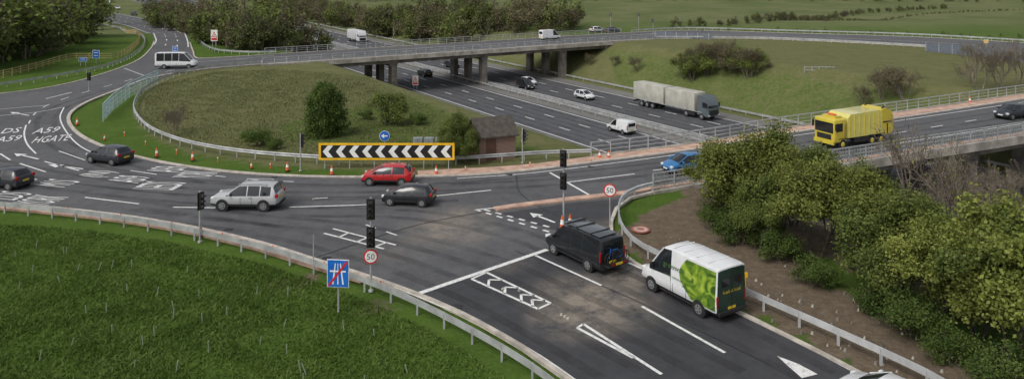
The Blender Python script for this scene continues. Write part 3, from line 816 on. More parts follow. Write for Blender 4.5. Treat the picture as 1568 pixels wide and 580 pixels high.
KIND={
'hatch':dict(L=3.95,W=1.72,r=.31,wb=(-.31,.32),st=[(-.5,.84,.34,.62,.70,.74),(-.49,.93,.26,.86,.94,.78),(-.465,.97,.24,.93,1.02,.76),(-.40,.99,.24,.93,1.36,.68),(-.36,1,.24,.93,1.42,.68),(-.13,1,.24,.91,1.48,.70),(-.105,1,.24,.91,1.48,.70),(.07,1,.24,.90,1.45,.69),(.30,1,.24,.88,.98,.80),(.42,.97,.24,.78,.86,.78),(.48,.88,.26,.60,.70,.72),(.5,.76,.34,.52,.6,.66)],sp='--wws-sb---'),
'suv':dict(L=4.7,W=1.92,r=.38,wb=(-.30,.31),st=[(-.5,.86,.45,.8,.9,.78),(-.49,.94,.36,1.02,1.10,.8),(-.475,.97,.34,1.08,1.18,.78),(-.43,.99,.34,1.08,1.62,.72),(-.40,1,.34,1.08,1.68,.72),(-.25,1,.34,1.06,1.73,.73),(-.235,1,.34,1.06,1.73,.73),(-.06,1,.34,1.05,1.74,.73),(-.045,1,.34,1.05,1.74,.73),(.09,1,.34,1.04,1.69,.72),(.26,1,.34,1.02,1.10,.84),(.42,.97,.34,.95,1.02,.82),(.485,.9,.36,.75,.88,.76),(.5,.8,.45,.62,.74,.7)],sp='--w-s-s-sb---'),
'mpv':dict(L=4.9,W=1.97,r=.35,wb=(-.30,.31),st=[(-.5,.94,.36,1.06,1.78,.80),(-.49,.98,.32,1.06,1.88,.80),(-.46,1,.30,1.06,1.93,.80),(-.20,1,.30,1.04,1.96,.80),(-.185,1,.30,1.04,1.96,.80),(.0,1,.30,1.02,1.96,.80),(.015,1,.30,1.02,1.96,.80),(.17,1,.30,1.0,1.90,.78),(.34,1,.30,.98,1.12,.84),(.44,.97,.32,.88,.96,.8),(.49,.88,.36,.66,.76,.72),(.5,.8,.42,.6,.68,.7)],sp='--s-s-sb---'),
'van':dict(L=5.35,W=2.06,r=.36,wb=(-.29,.33),st=[(-.5,.97,.46,1.3,2.50,.88),(-.495,.99,.40,1.3,2.56,.90),(-.46,1,.38,1.3,2.60,.90),(.05,1,.38,1.28,2.60,.89),(.07,1,.38,1.26,2.59,.88),(.19,1,.38,1.2,2.50,.84),(.36,1,.38,1.15,1.38,.84),(.45,.97,.38,1.0,1.14,.8),(.49,.9,.4,.72,.84,.75),(.5,.84,.46,.62,.7,.7)],sp='----sb---'),
'minibus':dict(L=6.3,W=2.06,r=.36,wb=(-.27,.34),st=[(-.5,.97,.46,1.3,2.50,.88),(-.495,.99,.40,1.3,2.56,.90),(-.46,1,.38,1.3,2.60,.90),(-.27,1,.38,1.28,2.60,.89),(-.26,1,.38,1.28,2.60,.89),(-.08,1,.38,1.28,2.60,.89),(-.07,1,.38,1.28,2.60,.89),(.09,1,.38,1.28,2.60,.89),(.10,1,.38,1.26,2.59,.88),(.22,1,.38,1.2,2.50,.84),(.38,1,.38,1.15,1.38,.84),(.46,.97,.38,1.0,1.14,.8),(.49,.9,.4,.72,.84,.75),(.5,.84,.46,.62,.7,.7)],sp='--s-s-s-sb---'),
'smallvan':dict(L=4.3,W=1.8,r=.32,wb=(-.30,.31),st=[(-.5,.95,.36,1.0,1.74,.82),(-.49,.98,.30,1.0,1.80,.82),(-.46,1,.28,1.0,1.82,.82),(.0,1,.28,.98,1.82,.8),(.015,1,.28,.98,1.8,.8),(.13,1,.28,.96,1.74,.76),(.30,1,.28,.94,1.06,.82),(.43,.97,.28,.84,.92,.8),(.485,.88,.32,.66,.74,.72),(.5,.78,.38,.56,.64,.66)],sp='----sb---')}
def vehicle(name,kind,p,head,col,z=.04,sc=1.0,extra=None,rearcap=None,rim=M_rim):
    k=KIND[kind];mb=MB();L,W,r=k['L'],k['W'],k['r']
    loft(mb,k['st'],k['sp'],L,W,col,rearcap=rearcap)
    wheels(mb,[a*L for a in k['wb']],W,r,rim)
    top=max(s[4] for s in k['st']); big=kind in('van','minibus')
    st=k['st']; ib=[i for i,c in enumerate(k['sp']) if c=='b'][0]
    a,b=st[ib],st[ib+1]
    for s in(-1,1):
        mb.cyl((a[0]*L,s*a[5]*W/2,a[4]-.05),(b[0]*L,s*b[5]*W/2*1.02,b[4]-.03),.045,.045,col,6)
    fz=.98 if big else .68 if kind=='hatch' else .86 if kind in('suv','mpv') else .76
    for s in(-1,1):
        mb.bbox((L*.462,s*W*.37,fz),(L*.05,W*.17,.17),M_lamp,.03)
        if kind in('van','minibus','smallvan','mpv'): mb.bbox((-L*.497,s*W*.455,1.05),(.06,.13,.55),M_red,.02)
        else: mb.bbox((-L*.482,s*W*.41,.92 if kind=='hatch' else 1.05),(.16,W*.15,.22),M_red,.03)
        mz=b[4]+.06; mx=b[0]*L-.28
        mb.bbox((mx,s*(W/2+.09),mz),(.12,.22,.30 if big else .15),M_trim if big else col,.03)
        mb.box((-.1*L,s*(W/2*.992),st[5][3]-.14),(.18,.03,.03),M_trim)
        mb.box((.0,s*(W/2*1.0),.42),(L*.42,.03,.07),M_trim)
        for xd in(-.13,.04): mb.box((xd*L,s*(W/2*.997),.72),(.015,.02,.5),M_trim)
    mb.box((L*.497,0,.46),(.05,W*.62,.2),M_trim); mb.box((L*.503,0,.5),(.05,.52,.11),M_wplate)
    mb.box((-L*.5-.01,0,.66 if kind!='suv' else .85),(.04,.52,.12),M_yplate)
    mb.box((-L*.5,0,.42),(.06,W*.8,.18),M_trim)
    if kind in('mpv','van','minibus','smallvan') and rearcap is None:
        mb.box((-L*.5-.005,0,top*.74),(.04,W*.68,top*.24),M_glass)
    if big: mb.box((-L*.5-.01,0,top*.5),(.03,.02,top*.6),M_trim)
    if extra: extra(mb,L,W)
    return mb.obj(name,(p[0],p[1],z),math.radians(head),38,sc)
def rails(mb,L,W):
    for s in(-1,1):
        mb.box((-.13*L,s*W*.34,1.80),(L*.42,.05,.05),M_steel)
        mb.box((-.33*L,s*W*.34,1.76),(.08,.04,.08),M_steel);mb.box((.07*L,s*W*.34,1.74),(.08,.04,.1),M_steel)
    mb.box((-L*.46,0,1.68),(.3,W*.55,.04),M_trim)
def bikes(mb,L,W):
    x=-L/2-.35
    mb.box((-L/2-.3,0,.55),(.6,.08,.06),M_trim); mb.box((x,0,.62),(.35,1.5,.05),M_trim)
    def ring(cx,cy,cz,R):
        k=16
        for i in range(k):
            a=i*6.2832/k;b=(i+1)*6.2832/k
            mb.cyl((cx,cy+math.cos(a)*R,cz+math.sin(a)*R),(cx,cy+math.cos(b)*R,cz+math.sin(b)*R),.025,.025,M_tyre,5)
    for q,c in((0,M_trim),(.2,M_signblue)):
        xx=x+q-.1
        ring(xx,-.5,.98,.32);ring(xx,.5,.98,.32)
        mb.cyl((xx,-.5,.98),(xx,-.15,1.4),.02,.02,c,5);mb.cyl((xx,-.15,1.4),(xx,.4,1.42),.02,.02,c,5);mb.cyl((xx,-.05,.95),(xx,.4,1.42),.02,.02,c,5)
        mb.cyl((xx,-.5,.98),(xx,-.05,.95),.02,.02,c,5);mb.cyl((xx,.5,.98),(xx,.38,1.5),.02,.02,c,5);mb.cyl((xx-.2,.38,1.5),(xx+.2,.38,1.5),.018,.018,M_trim,5)
    mb.box((x-.15,0,.72),(.03,1.1,.16),M_trim);mb.box((x-.17,0,.72),(.03,.5,.12),M_yplate)
    for s in(-1,1): mb.box((x-.17,s*.45,.72),(.03,.14,.12),M_red)
    mb.bbox((-.12*L,0,2.0),(L*.62,W*.66,.06),GREY,.02)
    for q in(-.3,-.05,.12): mb.box((q*L,0,2.05),(.06,W*.74,.05),M_trim)
def livery():
    m,nt,b=newmat('van_livery_green')
    tc=nd(nt,'ShaderNodeTexCoord')
    mp=nd(nt,'ShaderNodeMapping'); mp.inputs['Scale'].default_value=(.9,.3,1.3); mp.inputs['Rotation'].default_value=(0,.7,0); nt.links.new(tc.outputs['Object'],mp.inputs['Vector'])
    n_=nd(nt,'ShaderNodeTexNoise'); n_.inputs['Scale'].default_value=1.3; n_.inputs['Detail'].default_value=5; n_.inputs['Distortion'].default_value=1.6; nt.links.new(mp.outputs[0],n_.inputs['Vector'])
    c=ramp(nt,n_.outputs['Fac'],[(.32,(.025,.07,.012)),(.46,(.09,.18,.015)),(.58,(.25,.36,.03)),(.72,(.45,.53,.12))])
    nt.links.new(c,b.inputs['Base Color']); b.inputs['Roughness'].default_value=.35; return m
M_liv=livery(); M_dgreen=simple('van_dark_green',(.014,.036,.026),.35,0,.3,1); M_livtext=simple('livery_text',(.05,.13,.03),.5)
def vanx(mb,L,W):
    def side(x,z,s):
        w=W/2*.985 if z<1.3 else W/2*(.975+(.895-.975)*(z-1.3)/1.25)
        return (x,s*(w+.02),z)
    for s in(-1,1):
        N_=14
        def curve(t): return (-.20*L+.13*L*math.sin(t*3.0)+.05*L*t, .62+t*1.83)
        for i in range(N_):
            t0,t1=i/N_,(i+1)/N_
            x0,z0=curve(t0);x1,z1=curve(t1)
            mb.poly([side(-.485*L,z0,s),side(x0,z0,s),side(x1,z1,s),side(-.485*L,z1,s)],M_liv)
        for st_,zc,hw_,hh_ in(('greenvale',1.75,.75,.34),('home delivered',1.3,.6,.13)):
            vs,fs=text_polys(st_)
            mb.add([(.10*L-s*x*hw_*2-.12*L+.25,side(0,zc+y*hh_,s)[1]+s*.014,zc+y*hh_) for x,y in vs],fs,M_livtext)
        mb.box((.07*L,s*(W/2*.99),.98),(.018,.02,.9),M_trim)
    mb.box((-L/2-.012,0,1.5),(.02,W*.86,1.85),M_dgreen)
    mb.box((-L/2-.03,0,1.45),(.02,.025,1.8),M_trim)
    for s in(-1,1): mb.box((-L/2-.03,s*.42,1.92),(.02,.5,.4),M_glass)
    vs,fs=text_polys('fresh & local')
    mb.add([(-L/2-.028,-x*1.2,1.45+y*.16) for x,y in vs],fs,M_yplate)
    mb.box((-L/2-.06,0,.52),(.14,W*.9,.12),M_trim)
    for q in(-.35,-.2,-.05,.08): mb.box((q*L,0,2.63),(.05,W*.7,.02),M_white)
WHITE=paint((.66,.67,.68));BLACK=paint((.012,.013,.016));SILV=paint((.46,.47,.48),.3,.25);RED=paint((.42,.012,.014));BLUE=paint((.025,.14,.33));DK=paint((.022,.026,.034));GREY=paint((.10,.11,.12),.3,.4)
vehicle('silver_suv_car','suv',P(380,318),178,SILV,extra=rails)
vehicle('red_hatchback_car','hatch',P(594,281),177,RED,sc=1.0)
vehicle('black_hatchback_car','hatch',P(626,312),172,BLACK,sc=.93)
vehicle('black_people_carrier','mpv',(4.1,43.3),126,BLACK,extra=bikes)
vehicle('white_panel_van','van',(9.05,38.1),122,WHITE,extra=vanx,rearcap=M_dgreen)
vehicle('dark_estate_car','hatch',P(168,249),158,DK)
vehicle('dark_hatchback_car','hatch',P(8,286),165,DK)
vehicle('blue_hatchback_car','hatch',P(1050,263),203,BLUE)
vehicle('dark_saloon_car','hatch',P(1550,181),205,DK,sc=1.05)
vehicle('white_minibus','minibus',P(271,105),6,WHITE,z=.05)
vehicle('white_delivery_van','van',P(842,62),30,WHITE,z=.05,sc=.9)
vehicle('white_hatchback_car','hatch',P(914,50),30,WHITE);vehicle('dark_hatchback_car','hatch',P(938,51),25,DK)
vehicle('white_saloon_car','hatch',(14.15,28.1),124,WHITE)
hr=-57.2;hl=122.8
vehicle('white_hatchback_car','hatch',P(895,152,-7),hr,WHITE,z=MZ+.06,sc=1.05)
vehicle('white_small_van','smallvan',P(951,203,-7),hl,WHITE,z=MZ+.06,sc=1.05)
vehicle('dark_van','smallvan',P(805,136,-7),hr,BLACK,z=MZ+.06)
vehicle('white_hatchback_car','hatch',P(809,130,-7),hr,WHITE,z=MZ+.06)
vehicle('dark_hatchback_car','hatch',P(650,117,-7),hl,DK,z=MZ+.06,sc=1.1)
vehicle('dark_suv_car','suv',P(692,104,-7),hr,DK,z=MZ+.06)
def lorry(name,p,head,z,cabcol,boxcol,L=16.5):
    mb=MB();W=2.5; fr=L/2
    prof=[(fr-2.3,.75),(fr-.05,.65),(fr,1.2),(fr-.08,2.0),(fr-.35,3.1),(fr-.8,3.65),(fr-2.3,3.7)]
    mb.prism(prof,-W/2+.03,W/2-.03,cabcol)
    mb.poly([(fr-.055,-1.1,1.95),(fr-.055,1.1,1.95),(fr-.31,1.02,2.85),(fr-.31,-1.02,2.85)],M_glass)
    mb.box((fr+.0,0,1.25),(.08,1.9,.75),M_trim)
    for s in(-1,1):
        mb.poly([(fr-.25,s*1.235,1.95),(fr-1.2,s*1.235,1.95),(fr-1.2,s*1.235,2.75),(fr-.45,s*1.235,2.75)],M_glass)
        mb.box((fr-.02,s*1.0,.85),(.1,.35,.22),M_lamp); mb.box((fr-.2,s*1.42,2.35),(.15,.18,.7),M_trim)
        mb.box((fr-3.6,s*1.1,.75),(1.6,.25,.55),M_trim)
    mb.box((-.4,0,.95),(L-1.2,.9,.25),M_trim)
    bl=L-2.75
    if L>12:
        mb.bbox((fr-2.7-bl*.235,0,2.55),(bl*.45,W,2.75),boxcol,.05); mb.bbox((-fr+bl*.255,0,2.55),(bl*.51,W,2.75),boxcol,.05)
        for s in(-1,1):
            for q in range(12): mb.box((-fr+.6+q*bl/12,s*(W/2+.01),2.5),(.03,.02,2.5),M_steel)
            mb.box((0,s*(W/2),1.17),(bl,.04,.12),M_steel)
        ax=[-fr+2,-fr+3.3,-fr+4.6,fr-1.4,fr-4.6]
    else:
        mb.bbox((-fr+bl/2,0,2.35),(bl,W,2.7),boxcol,.05); ax=[-fr+1.8,fr-1.3]
    for x in ax:
        for s in(-1,1):
            mb.cyl((x,s*(W/2-.35),.5),(x,s*W/2,.5),.5,.5,M_tyre,18); mb.cyl((x,s*W/2,.5),(x,s*(W/2+.02),.5),.28,.24,M_rim,12)
    mb.box((-fr,0,.7),(.1,2.3,.25),M_trim)
    for s in(-1,1): mb.box((-fr-.05,s*.95,.75),(.05,.35,.14),M_red)
    return mb.obj(name,(p[0],p[1],z),math.radians(head),35)
lorry('articulated_lorry',(26.4,122.2),hr,MZ+.06,paint((.10,.12,.13)),simple('lorry_curtain',(.40,.39,.34),.6,0,.14,.6),16.8)
lorry('white_box_lorry',mw(-92,9.0),hr,MZ+.06,WHITE,simple('lorry_box',(.50,.50,.51),.6,0,.1,.6),10)
a=G(230,22);lorry('distant_lorry',a,-50,Hs(*a)+.1,paint((.3,.4,.55)),simple('lorry_box2',(.5,.55,.6),.6),9)
a=G(163,12);lorry('distant_lorry',a,-50,Hs(*a)+.1,WHITE,simple('lorry_box3',(.55,.55,.55),.6),9)
for u,v,c in[(180,15,WHITE),(205,24,DK),(262,30,WHITE)]:
    a=G(u,v);vehicle('distant_car','suv',a,-50,c,z=Hs(*a)+.12)
def refuse():
    mb=MB();Y=paint((.56,.45,.045));Y2=paint((.62,.57,.16));W=2.5
    mb.bbox((3.3,0,1.85),(1.75,W,2.3),Y,.14,3)
    mb.box((4.19,0,2.15),(.04,2.2,1.0),M_glass); mb.box((4.19,0,1.25),(.05,1.7,.5),M_trim); mb.box((4.2,0,.72),(.14,2.4,.35),Y)
    mb.box((3.1,0,3.1),(.9,1.6,.2),Y)
    for s in(-1,1):
        mb.box((3.5,s*1.255,2.2),(.9,.03,.8),M_glass); mb.box((4.22,s*.95,.8),(.06,.3,.18),M_lamp); mb.box((4.15,s*1.42,2.3),(.14,.16,.6),M_trim)
        mb.box((2.7,s*1.26,1.6),(.03,.03,1.8),M_trim)
    mb.cyl((3.1,-.5,3.3),(3.1,.5,3.3),.09,.09,M_orange,8)
    prof=[(2.25,1.05),(2.25,3.0),(1.9,3.35),(-2.3,3.45),(-2.6,3.3),(-2.6,1.05)]
    mb.prism(prof,-1.24,1.24,Y2)
    for x in np.arange(-2.2,2.1,.7):
        for s in(-1,1): mb.box((x,s*1.26,2.15),(.09,.06,2.1),Y)
    prof=[(-2.6,3.45),(-3.2,3.6),(-4.1,3.2),(-4.45,2.2),(-4.3,1.3),(-3.9,.9),(-2.6,.95)]
    mb.prism(prof,-1.25,1.25,Y)
    for s in(-1,1):
        mb.prism([(-2.7,3.4),(-3.15,3.75),(-3.5,3.6),(-3.0,3.2)],s*1.0-.08,s*1.0+.08,M_trim)
        mb.box((-3.4,s*1.28,2.2),(1.3,.04,.12),M_trim); mb.box((-3.4,s*1.28,1.5),(.1,.05,1.0),M_trim); mb.box((-4.3,s*1.05,1.15),(.1,.25,.2),M_red)
        mb.box((.2,s*1.1,.75),(2.2,.2,.45),M_trim)
    mb.box((-4.42,0,1.9),(.1,1.9,1.1),M_trim); mb.box((0,0,.85),(7.6,.9,.3),M_trim)
    for x in(3.0,-1.2,-2.5):
        for s in(-1,1):
            mb.cyl((x,s*.9,.5),(x,s*1.255,.5),.5,.5,M_tyre,18); mb.cyl((x,s*1.25,.5),(x,s*1.28,.5),.27,.22,Y,12)
        for s in(-1,1): mb.box((x,s*1.2,1.06),(1.2,.12,.08),M_trim)
    a=P(1307,221)
    mb.obj('yellow_refuse_truck',(a[0],a[1],.05),math.radians(206),35,.93)
refuse()
# ---------------------------------------------------------------- street furniture
def speed(mb,z,R=.38):
    mb.cyl((0,-.09,z),(0,-.07,z),R,R,M_signred,28); mb.cyl((0,-.10,z),(0,-.09,z),R*.80,R*.80,M_white,28)
    vs,fs=text_polys('50'); mb.add([(x*R*1.05,-.106,z+y*R*.8) for x,y in vs],fs,M_black)
def signal(name,u,v,heads,sign=None,yaw=0,ph=None):
    mb=MB(); top=ph or heads[0]+.6
    mb.cyl((0,0,0),(0,0,top),.057,.057,M_steel,10); mb.cyl((0,0,0),(0,0,.1),.13,.12,M_steel,10)
    for z in heads:
        mb.bbox((0,-.19,z),(.28,.2,.92),M_black,.04)
        mb.box((0,-.10,z),(.44,.02,1.08),M_black); mb.box((0,-.085,z),(.06,.17,.06),M_steel)
        for k in(.31,0,-.31):
            mb.cyl((0,-.29,z+k),(0,-.30,z+k),.1,.1,M_lensd,12)
            for i in range(7):
                a0=math.pi*(-.05+i/6.4);a1=math.pi*(-.05+(i+1)/6.4)
                mb.poly([(math.cos(a0)*.12,-.29,z+k+math.sin(a0)*.12),(math.cos(a1)*.12,-.29,z+k+math.sin(a1)*.12),(math.cos(a1)*.12,-.48,z+k+math.sin(a1)*.12-.02),(math.cos(a0)*.12,-.48,z+k+math.sin(a0)*.12-.02)],M_black)
    if sign: speed(mb,sign)
    p=P(u,v); return mb.obj(name,(p[0],p[1],.0),math.radians(yaw))
signal('traffic_signal',863,352,[4.6,3.15],yaw=-15)
signal('traffic_signal',568,446,[4.3,2.85],1.85,yaw=5)
signal('traffic_signal',306,371,[2.55],yaw=55)
signal('traffic_signal',460,262,[2.5],yaw=160)
signal('traffic_signal',800,250,[2.4],yaw=70)
signal('traffic_signal',1000,52,[3.2],yaw=200)
for u,v in((935,46),(978,46)):
    p=G(u,v);s=signal('traffic_signal',863,352,[4.0],yaw=180);s.location=(p[0],p[1],Hs(*p))
signal('traffic_signal',136,140,[2.0],yaw=40)
mb=MB();mb.cyl((0,0,0),(0,0,2.75),.045,.045,M_steel,10);speed(mb,2.35,.42);p=P(934,346);mb.obj('speed_limit_sign',(p[0],p[1],0),math.radians(-8))
def panel(mb,x0,x1,z0,z1,y,m,t=.03): mb.box(((x0+x1)/2,y,(z0+z1)/2),(x1-x0,t,z1-z0),m)
mb=MB()
mb.cyl((-.0,.03,0),(-.0,.03,2.55),.045,.045,M_steel,10)
panel(mb,-.55,.55,1.25,2.6,-.03,M_white);panel(mb,-.52,.52,1.28,2.57,-.05,M_signblue,.02)
def qp(pts,m,y=-.064): mb.poly([(x,y,z) for x,z in pts],m)
qp([(-.30,1.4),(-.22,1.4),(-.10,2.42),(-.15,2.42)],M_white);qp([(.30,1.4),(.22,1.4),(.10,2.42),(.15,2.42)],M_white)
qp([(-.03,1.4),(.03,1.4),(.02,1.95),(-.02,1.95)],M_white,-.066);qp([(-.02,2.1),(.02,2.1),(.015,2.42),(-.015,2.42)],M_white,-.066)
qp([(-.40,2.0),(.40,2.0),(.40,2.08),(-.40,2.08)],M_white,-.068)
qp([(-.5,1.36),(-.42,1.30),(.5,2.48),(.42,2.55)],M_signred,-.072)
p=P(518,478);mb.obj('end_of_motorway_sign',(p[0],p[1],0),math.radians(-6))
mb=MB();a=Vector(P(488,258));b=Vector(P(696,258));Lc=(b-a).length
panel(mb,0,Lc,.72,2.12,0,M_signyel,.05);panel(mb,.2,Lc-.2,.9,1.95,-.03,M_black,.03)
nc=10;w=(Lc-.4)/nc
for i in range(nc):
    x=.2+w*i+.15;t=w*.42
    for sgn in(-1,1):
        zc=1.425;hh=.50
        mb.poly([(x,-.052,zc),(x+t,-.052,zc),(x+t+w*.38,-.052,zc+sgn*hh),(x+w*.38,-.052,zc+sgn*hh)],M_white)
for x in np.linspace(.5,Lc-.5,6): mb.cyl((x,.07,-.1),(x,.07,2.05),.045,.045,M_steel,8)
mb.obj('chevron_sign_board',(a.x,a.y,0),math.atan2(b.y-a.y,b.x-a.x))
mb=MB();mb.cyl((0,.04,0),(0,.04,2.3),.04,.04,M_steel,8);mb.cyl((0,-.03,2.15),(0,-.01,2.15),.45,.45,M_white,26);mb.cyl((0,-.045,2.15),(0,-.03,2.15),.42,.42,M_signblue,26)
qp([(.26,2.10),(.26,2.20),(-.06,2.20),(-.06,2.10)],M_white,-.055);qp([(-.30,2.15),(-.04,2.36),(-.04,1.94)],M_white,-.056)
p=P(589,246);mb.obj('keep_left_sign',(p[0],p[1],0))
def trisign(u,v,hp,sc=1.0):
    global mb
    mb=MB();mb.cyl((-.3,.04,0),(-.3,.04,hp),.045,.045,M_steel,8);mb.cyl((.3,.04,0),(.3,.04,hp),.045,.045,M_steel,8)
    panel(mb,-.6,.6,hp-1.9,hp+.1,0,M_wplate);
    qp([(-.52,hp-1.2),(.52,hp-1.2),(0,hp-.2)],M_signred,-.03);qp([(-.33,hp-1.1),(.33,hp-1.1),(0,hp-.45)],M_white,-.034)
    qp([(-.06,hp-1.05),(.06,hp-1.05),(.04,hp-.7),(-.04,hp-.7)],M_black,-.038)
    qp([(-.5,hp-1.75),(.5,hp-1.75),(.5,hp-1.35),(-.5,hp-1.35)],M_signred,-.03)
    p=G(u,v);mb.obj('warning_sign',(p[0],p[1],Hs(*p)),0,sc=sc)
trisign(636,139,2.9,sc=.95);trisign(328,78,3.6,sc=1.1)
def bluesign(u,v,w,h,hp,name='direction_sign',m=M_signblue,post=2):
    mb=MB()
    for x in([-w*.3,w*.3] if post==2 else [0]): mb.cyl((x,.05,0),(x,.05,hp),.05,.05,M_steel,8)
    panel(mb,-w/2,w/2,hp-h,hp,0,M_white);panel(mb,-w/2+.06,w/2-.06,hp-h+.06,hp-.06,-.02,m)
    for k in range(2): panel(mb,-w*.3,w*.3,hp-h*(.35+.35*k),hp-h*(.27+.35*k),-.035,M_white,.01)
    p=G(u,v);return mb.obj(name,(p[0],p[1],Hs(*p)))
bluesign(147,98,1.2,1.4,2.3,post=1);bluesign(127,102,1.4,.7,1.5);bluesign(268,88,1.0,1.2,2.0,post=1)
bluesign(422,24,6.5,2.0,4.5,'motorway_gantry_sign',M_steel);bluesign(1510,82,.9,.7,2.6,m=M_signyel,post=1)
M_cab=simple('cabinet_grey',(.22,.24,.25),.6)
mb=MB()
for i in range(4): mb.bbox((i*1.0,0,.75),(.85,.5,1.5),M_cab,.04); mb.box((i*1.0,-.26,.75),(.02,.02,1.3),M_trim)
p=P(640,236);mb.obj('equipment_cabinets',(p[0],p[1],0))
mb=MB()
for i in range(5): mb.box((i*1.2,0,.6),(.12,.12,1.2),M_steel)
mb.box((2.4,0,1.1),(5.0,.06,.1),M_steel);mb.box((2.4,0,.6),(5.0,.06,.1),M_steel)
p=G(1232,115);mb.obj('access_railing',(p[0],p[1],Hs(*p)))
def cone_mesh():
    mb=MB();mb.box((0,0,.02),(.42,.42,.05),M_black)
    mb.cyl((0,0,.04),(0,0,.30),.16,.125,M_orange,14);mb.cyl((0,0,.30),(0,0,.55),.125,.085,M_white,14);mb.cyl((0,0,.55),(0,0,.76),.085,.05,M_orange,14)
    return mb.mesh('traffic_cone')
cm=cone_mesh()
for u,v,s in[(861,352,1.2),(873,350,1.2),(508,268,1),(668,268,1),(440,262,1),(240,240,1),(295,246,1),(118,192,1),(385,258,.7),(918,243,.9),(932,243,.9),(160,215,.7),(800,220,.8),(1150,236,.7),(1485,158,1),(308,362,.8)]:
    p=P(u,v);addobj('traffic_cone',cm,(p[0],p[1],.05),random.random(),s*.95)
mb=MB()
for q in resample(cr(PP([(905,249),(700,264),(560,265),(400,257),(300,243),(220,222),(170,198)]),1),5.5):
    mb.box((q.x,q.y,.25),(.07,.05,.5),M_orange);mb.box((q.x,q.y,.4),(.08,.06,.1),M_white)
mb.obj('verge_marker_posts')
mb=MB()
for i,q in enumerate(resample(cr(PP([(-20,318),(100,327),(200,339),(300,357),(400,381),(480,407),(560,432),(600,450)]),1),2.2)):
    mb.box((q.x,q.y,.22),(.06,.05,.42),M_orange if i%2 else M_wplate)
for q in resample(cr(PP([(480,420),(600,466),(700,516)]),1),30): mb.cyl((q.x,q.y,0),(q.x,q.y,2.2),.03,.03,M_steel,6)
mb.obj('edge_marker_posts')
mb=MB();p=P(981,352); M_pk=simple('marker_faded_red',(.34,.10,.07),.8)
for r_,m in((.6,M_pk),(.45,M_kerb),(.25,M_pk)):
    mb.cyl((p[0],p[1],0.0),(p[0],p[1],.06+(.6-r_)*.05),r_,r_,m,20)
mb.obj('drain_cover_marker')
mb=MB();p=P(1141,447)
mb.cyl((0,0,0),(0,0,1.0),.05,.05,M_signyel,8);mb.box((0,0,.9),(.25,.06,.25),M_signyel);mb.obj('yellow_marker_post',(p[0],p[1],0))
mb=MB()
for i in range(260):
    u,v=random.uniform(960,1500),random.uniform(345,600)
    p=P(u,v)
    if inpoly(np.array([p[0]]),np.array([p[1]]),soilp)[0]:
        s=random.uniform(.03,.10);z=Hs(*p);mb.cyl((p[0],p[1],z-.04),(p[0]+.02,p[1],z+s),s,s*.5,M_concD if i%3 else M_conc,5)
for u,v in((865,486),(860,483),(870,489),(770,444),(795,446),(480,306)): 
    p=P(u,v);mb.cyl((p[0],p[1],.03),(p[0],p[1],.12),.1,.06,M_conc,6)
mb.obj('loose_stones')
mb=MB()
for u,v in((780,268),(600,274),(420,272),(500,396),(350,352),(905,256),(700,470),(1120,485)):
    p=P(u,v);mb.box((p[0],p[1],.045),(.5,.4,.02),M_trim)
mb.obj('drain_grates')
# ---------------------------------------------------------------- brick hut
def brickmat():
    m,nt,b=newmat('red_brick')
    tc=nd(nt,'ShaderNodeTexCoord'); mp=nd(nt,'ShaderNodeMapping'); mp.inputs['Rotation'].default_value=(math.pi/2,0,0); nt.links.new(tc.outputs['Object'],mp.inputs['Vector'])
    br=nd(nt,'ShaderNodeTexBrick'); br.inputs['Scale'].default_value=4.5; br.inputs['Color1'].default_value=(.27,.10,.06,1);br.inputs['Color2'].default_value=(.19,.075,.045,1);br.inputs['Mortar'].default_value=(.24,.20,.17,1)
    nt.links.new(mp.outputs[0],br.inputs['Vector']);nt.links.new(br.outputs['Color'],b.inputs['Base Color']);b.inputs['Roughness'].default_value=.9;return m
M_brick=brickmat();M_tile=simple('roof_tiles',(.065,.055,.046),.85,0,.3,3)
e=bpy.data.objects.new('brick_hut',None);COL.objects.link(e)
p=P(752,245);e.location=(p[0],p[1]+1.5,-.05);e.rotation_euler=(0,0,math.radians(112))
def child(mb,name):
    o=mb.obj(name);o.parent=e;return o
hw,hd,hh=3.0,3.4,2.2
mb=MB();mb.box((0,0,hh/2),(hw,hd,hh),M_brick)
mb.prism([(-hw/2,hh),(hw/2,hh),(0,hh+1.1)],-hd/2,hd/2,M_brick);child(mb,'walls')
mb=MB()
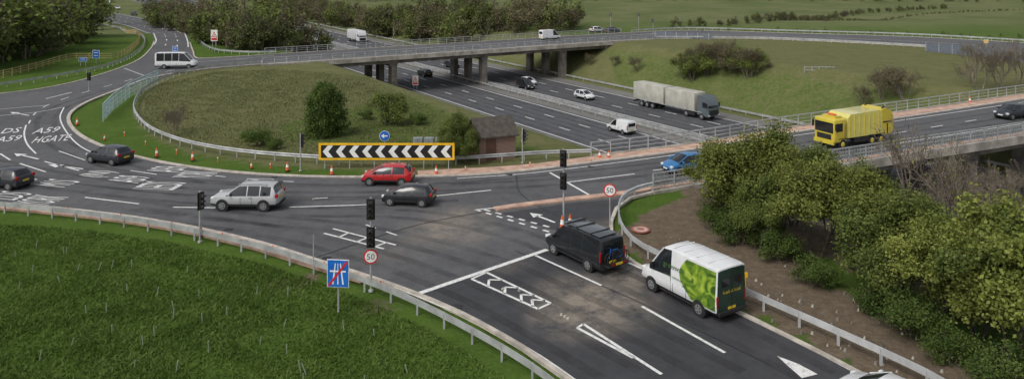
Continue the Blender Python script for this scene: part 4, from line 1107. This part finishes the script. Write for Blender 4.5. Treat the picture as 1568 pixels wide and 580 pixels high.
for s in(-1,1):
    mb.add([(s*(hw/2+.3),-hd/2-.25,hh-.18),(s*(hw/2+.3),hd/2+.25,hh-.18),(0,hd/2+.25,hh+1.2),(0,-hd/2-.25,hh+1.2),(s*(hw/2+.3),-hd/2-.25,hh-.06),(s*(hw/2+.3),hd/2+.25,hh-.06),(0,hd/2+.25,hh+1.33),(0,-hd/2-.25,hh+1.33)],[(0,1,2,3),(4,5,6,7),(0,1,5,4),(2,3,7,6),(0,3,7,4),(1,2,6,5)],M_tile)
child(mb,'roof')
mb=MB();mb.box((-hw/2-.02,.6,.95),(.06,.9,1.85),simple('door_paint',(.10,.05,.035),.6));child(mb,'door')
# ---------------------------------------------------------------- light
w=bpy.data.worlds.new('World');scene.world=w;w.use_nodes=True
nt=w.node_tree;sky=nt.nodes.new('ShaderNodeTexSky');sky.sky_type='NISHITA';sky.sun_disc=False
EL=50;AZ=225
sky.sun_elevation=math.radians(EL);sky.sun_rotation=math.radians(AZ);sky.dust_density=4;sky.air_density=1.0
hs=nt.nodes.new('ShaderNodeHueSaturation');hs.inputs['Saturation'].default_value=.28
nt.links.new(sky.outputs[0],hs.inputs['Color']);bg=nt.nodes['Background'];nt.links.new(hs.outputs[0],bg.inputs['Color']);bg.inputs['Strength'].default_value=.15
sd=bpy.data.lights.new('sun','SUN');sd.energy=1.2;sd.angle=math.radians(25);sd.color=(1,.96,.9)
so=bpy.data.objects.new('sun',sd);COL.objects.link(so)
a=math.radians(AZ);e_=math.radians(EL);d=Vector((math.sin(a)*math.cos(e_),math.cos(a)*math.cos(e_),math.sin(e_)))
so.rotation_euler=d.to_track_quat('Z','Y').to_euler()
cd=bpy.data.cameras.new('camera');co=bpy.data.objects.new('camera',cd);COL.objects.link(co)
co.location=(0,0,CAM_H);co.rotation_euler=(math.pi/2,0,0);cd.sensor_width=36;cd.lens=36*F/1568;cd.shift_y=-344/1568;cd.clip_end=8000;cd.clip_start=.5
scene.camera=co
scene.view_settings.view_transform='Standard';scene.view_settings.look='None';scene.view_settings.exposure=0
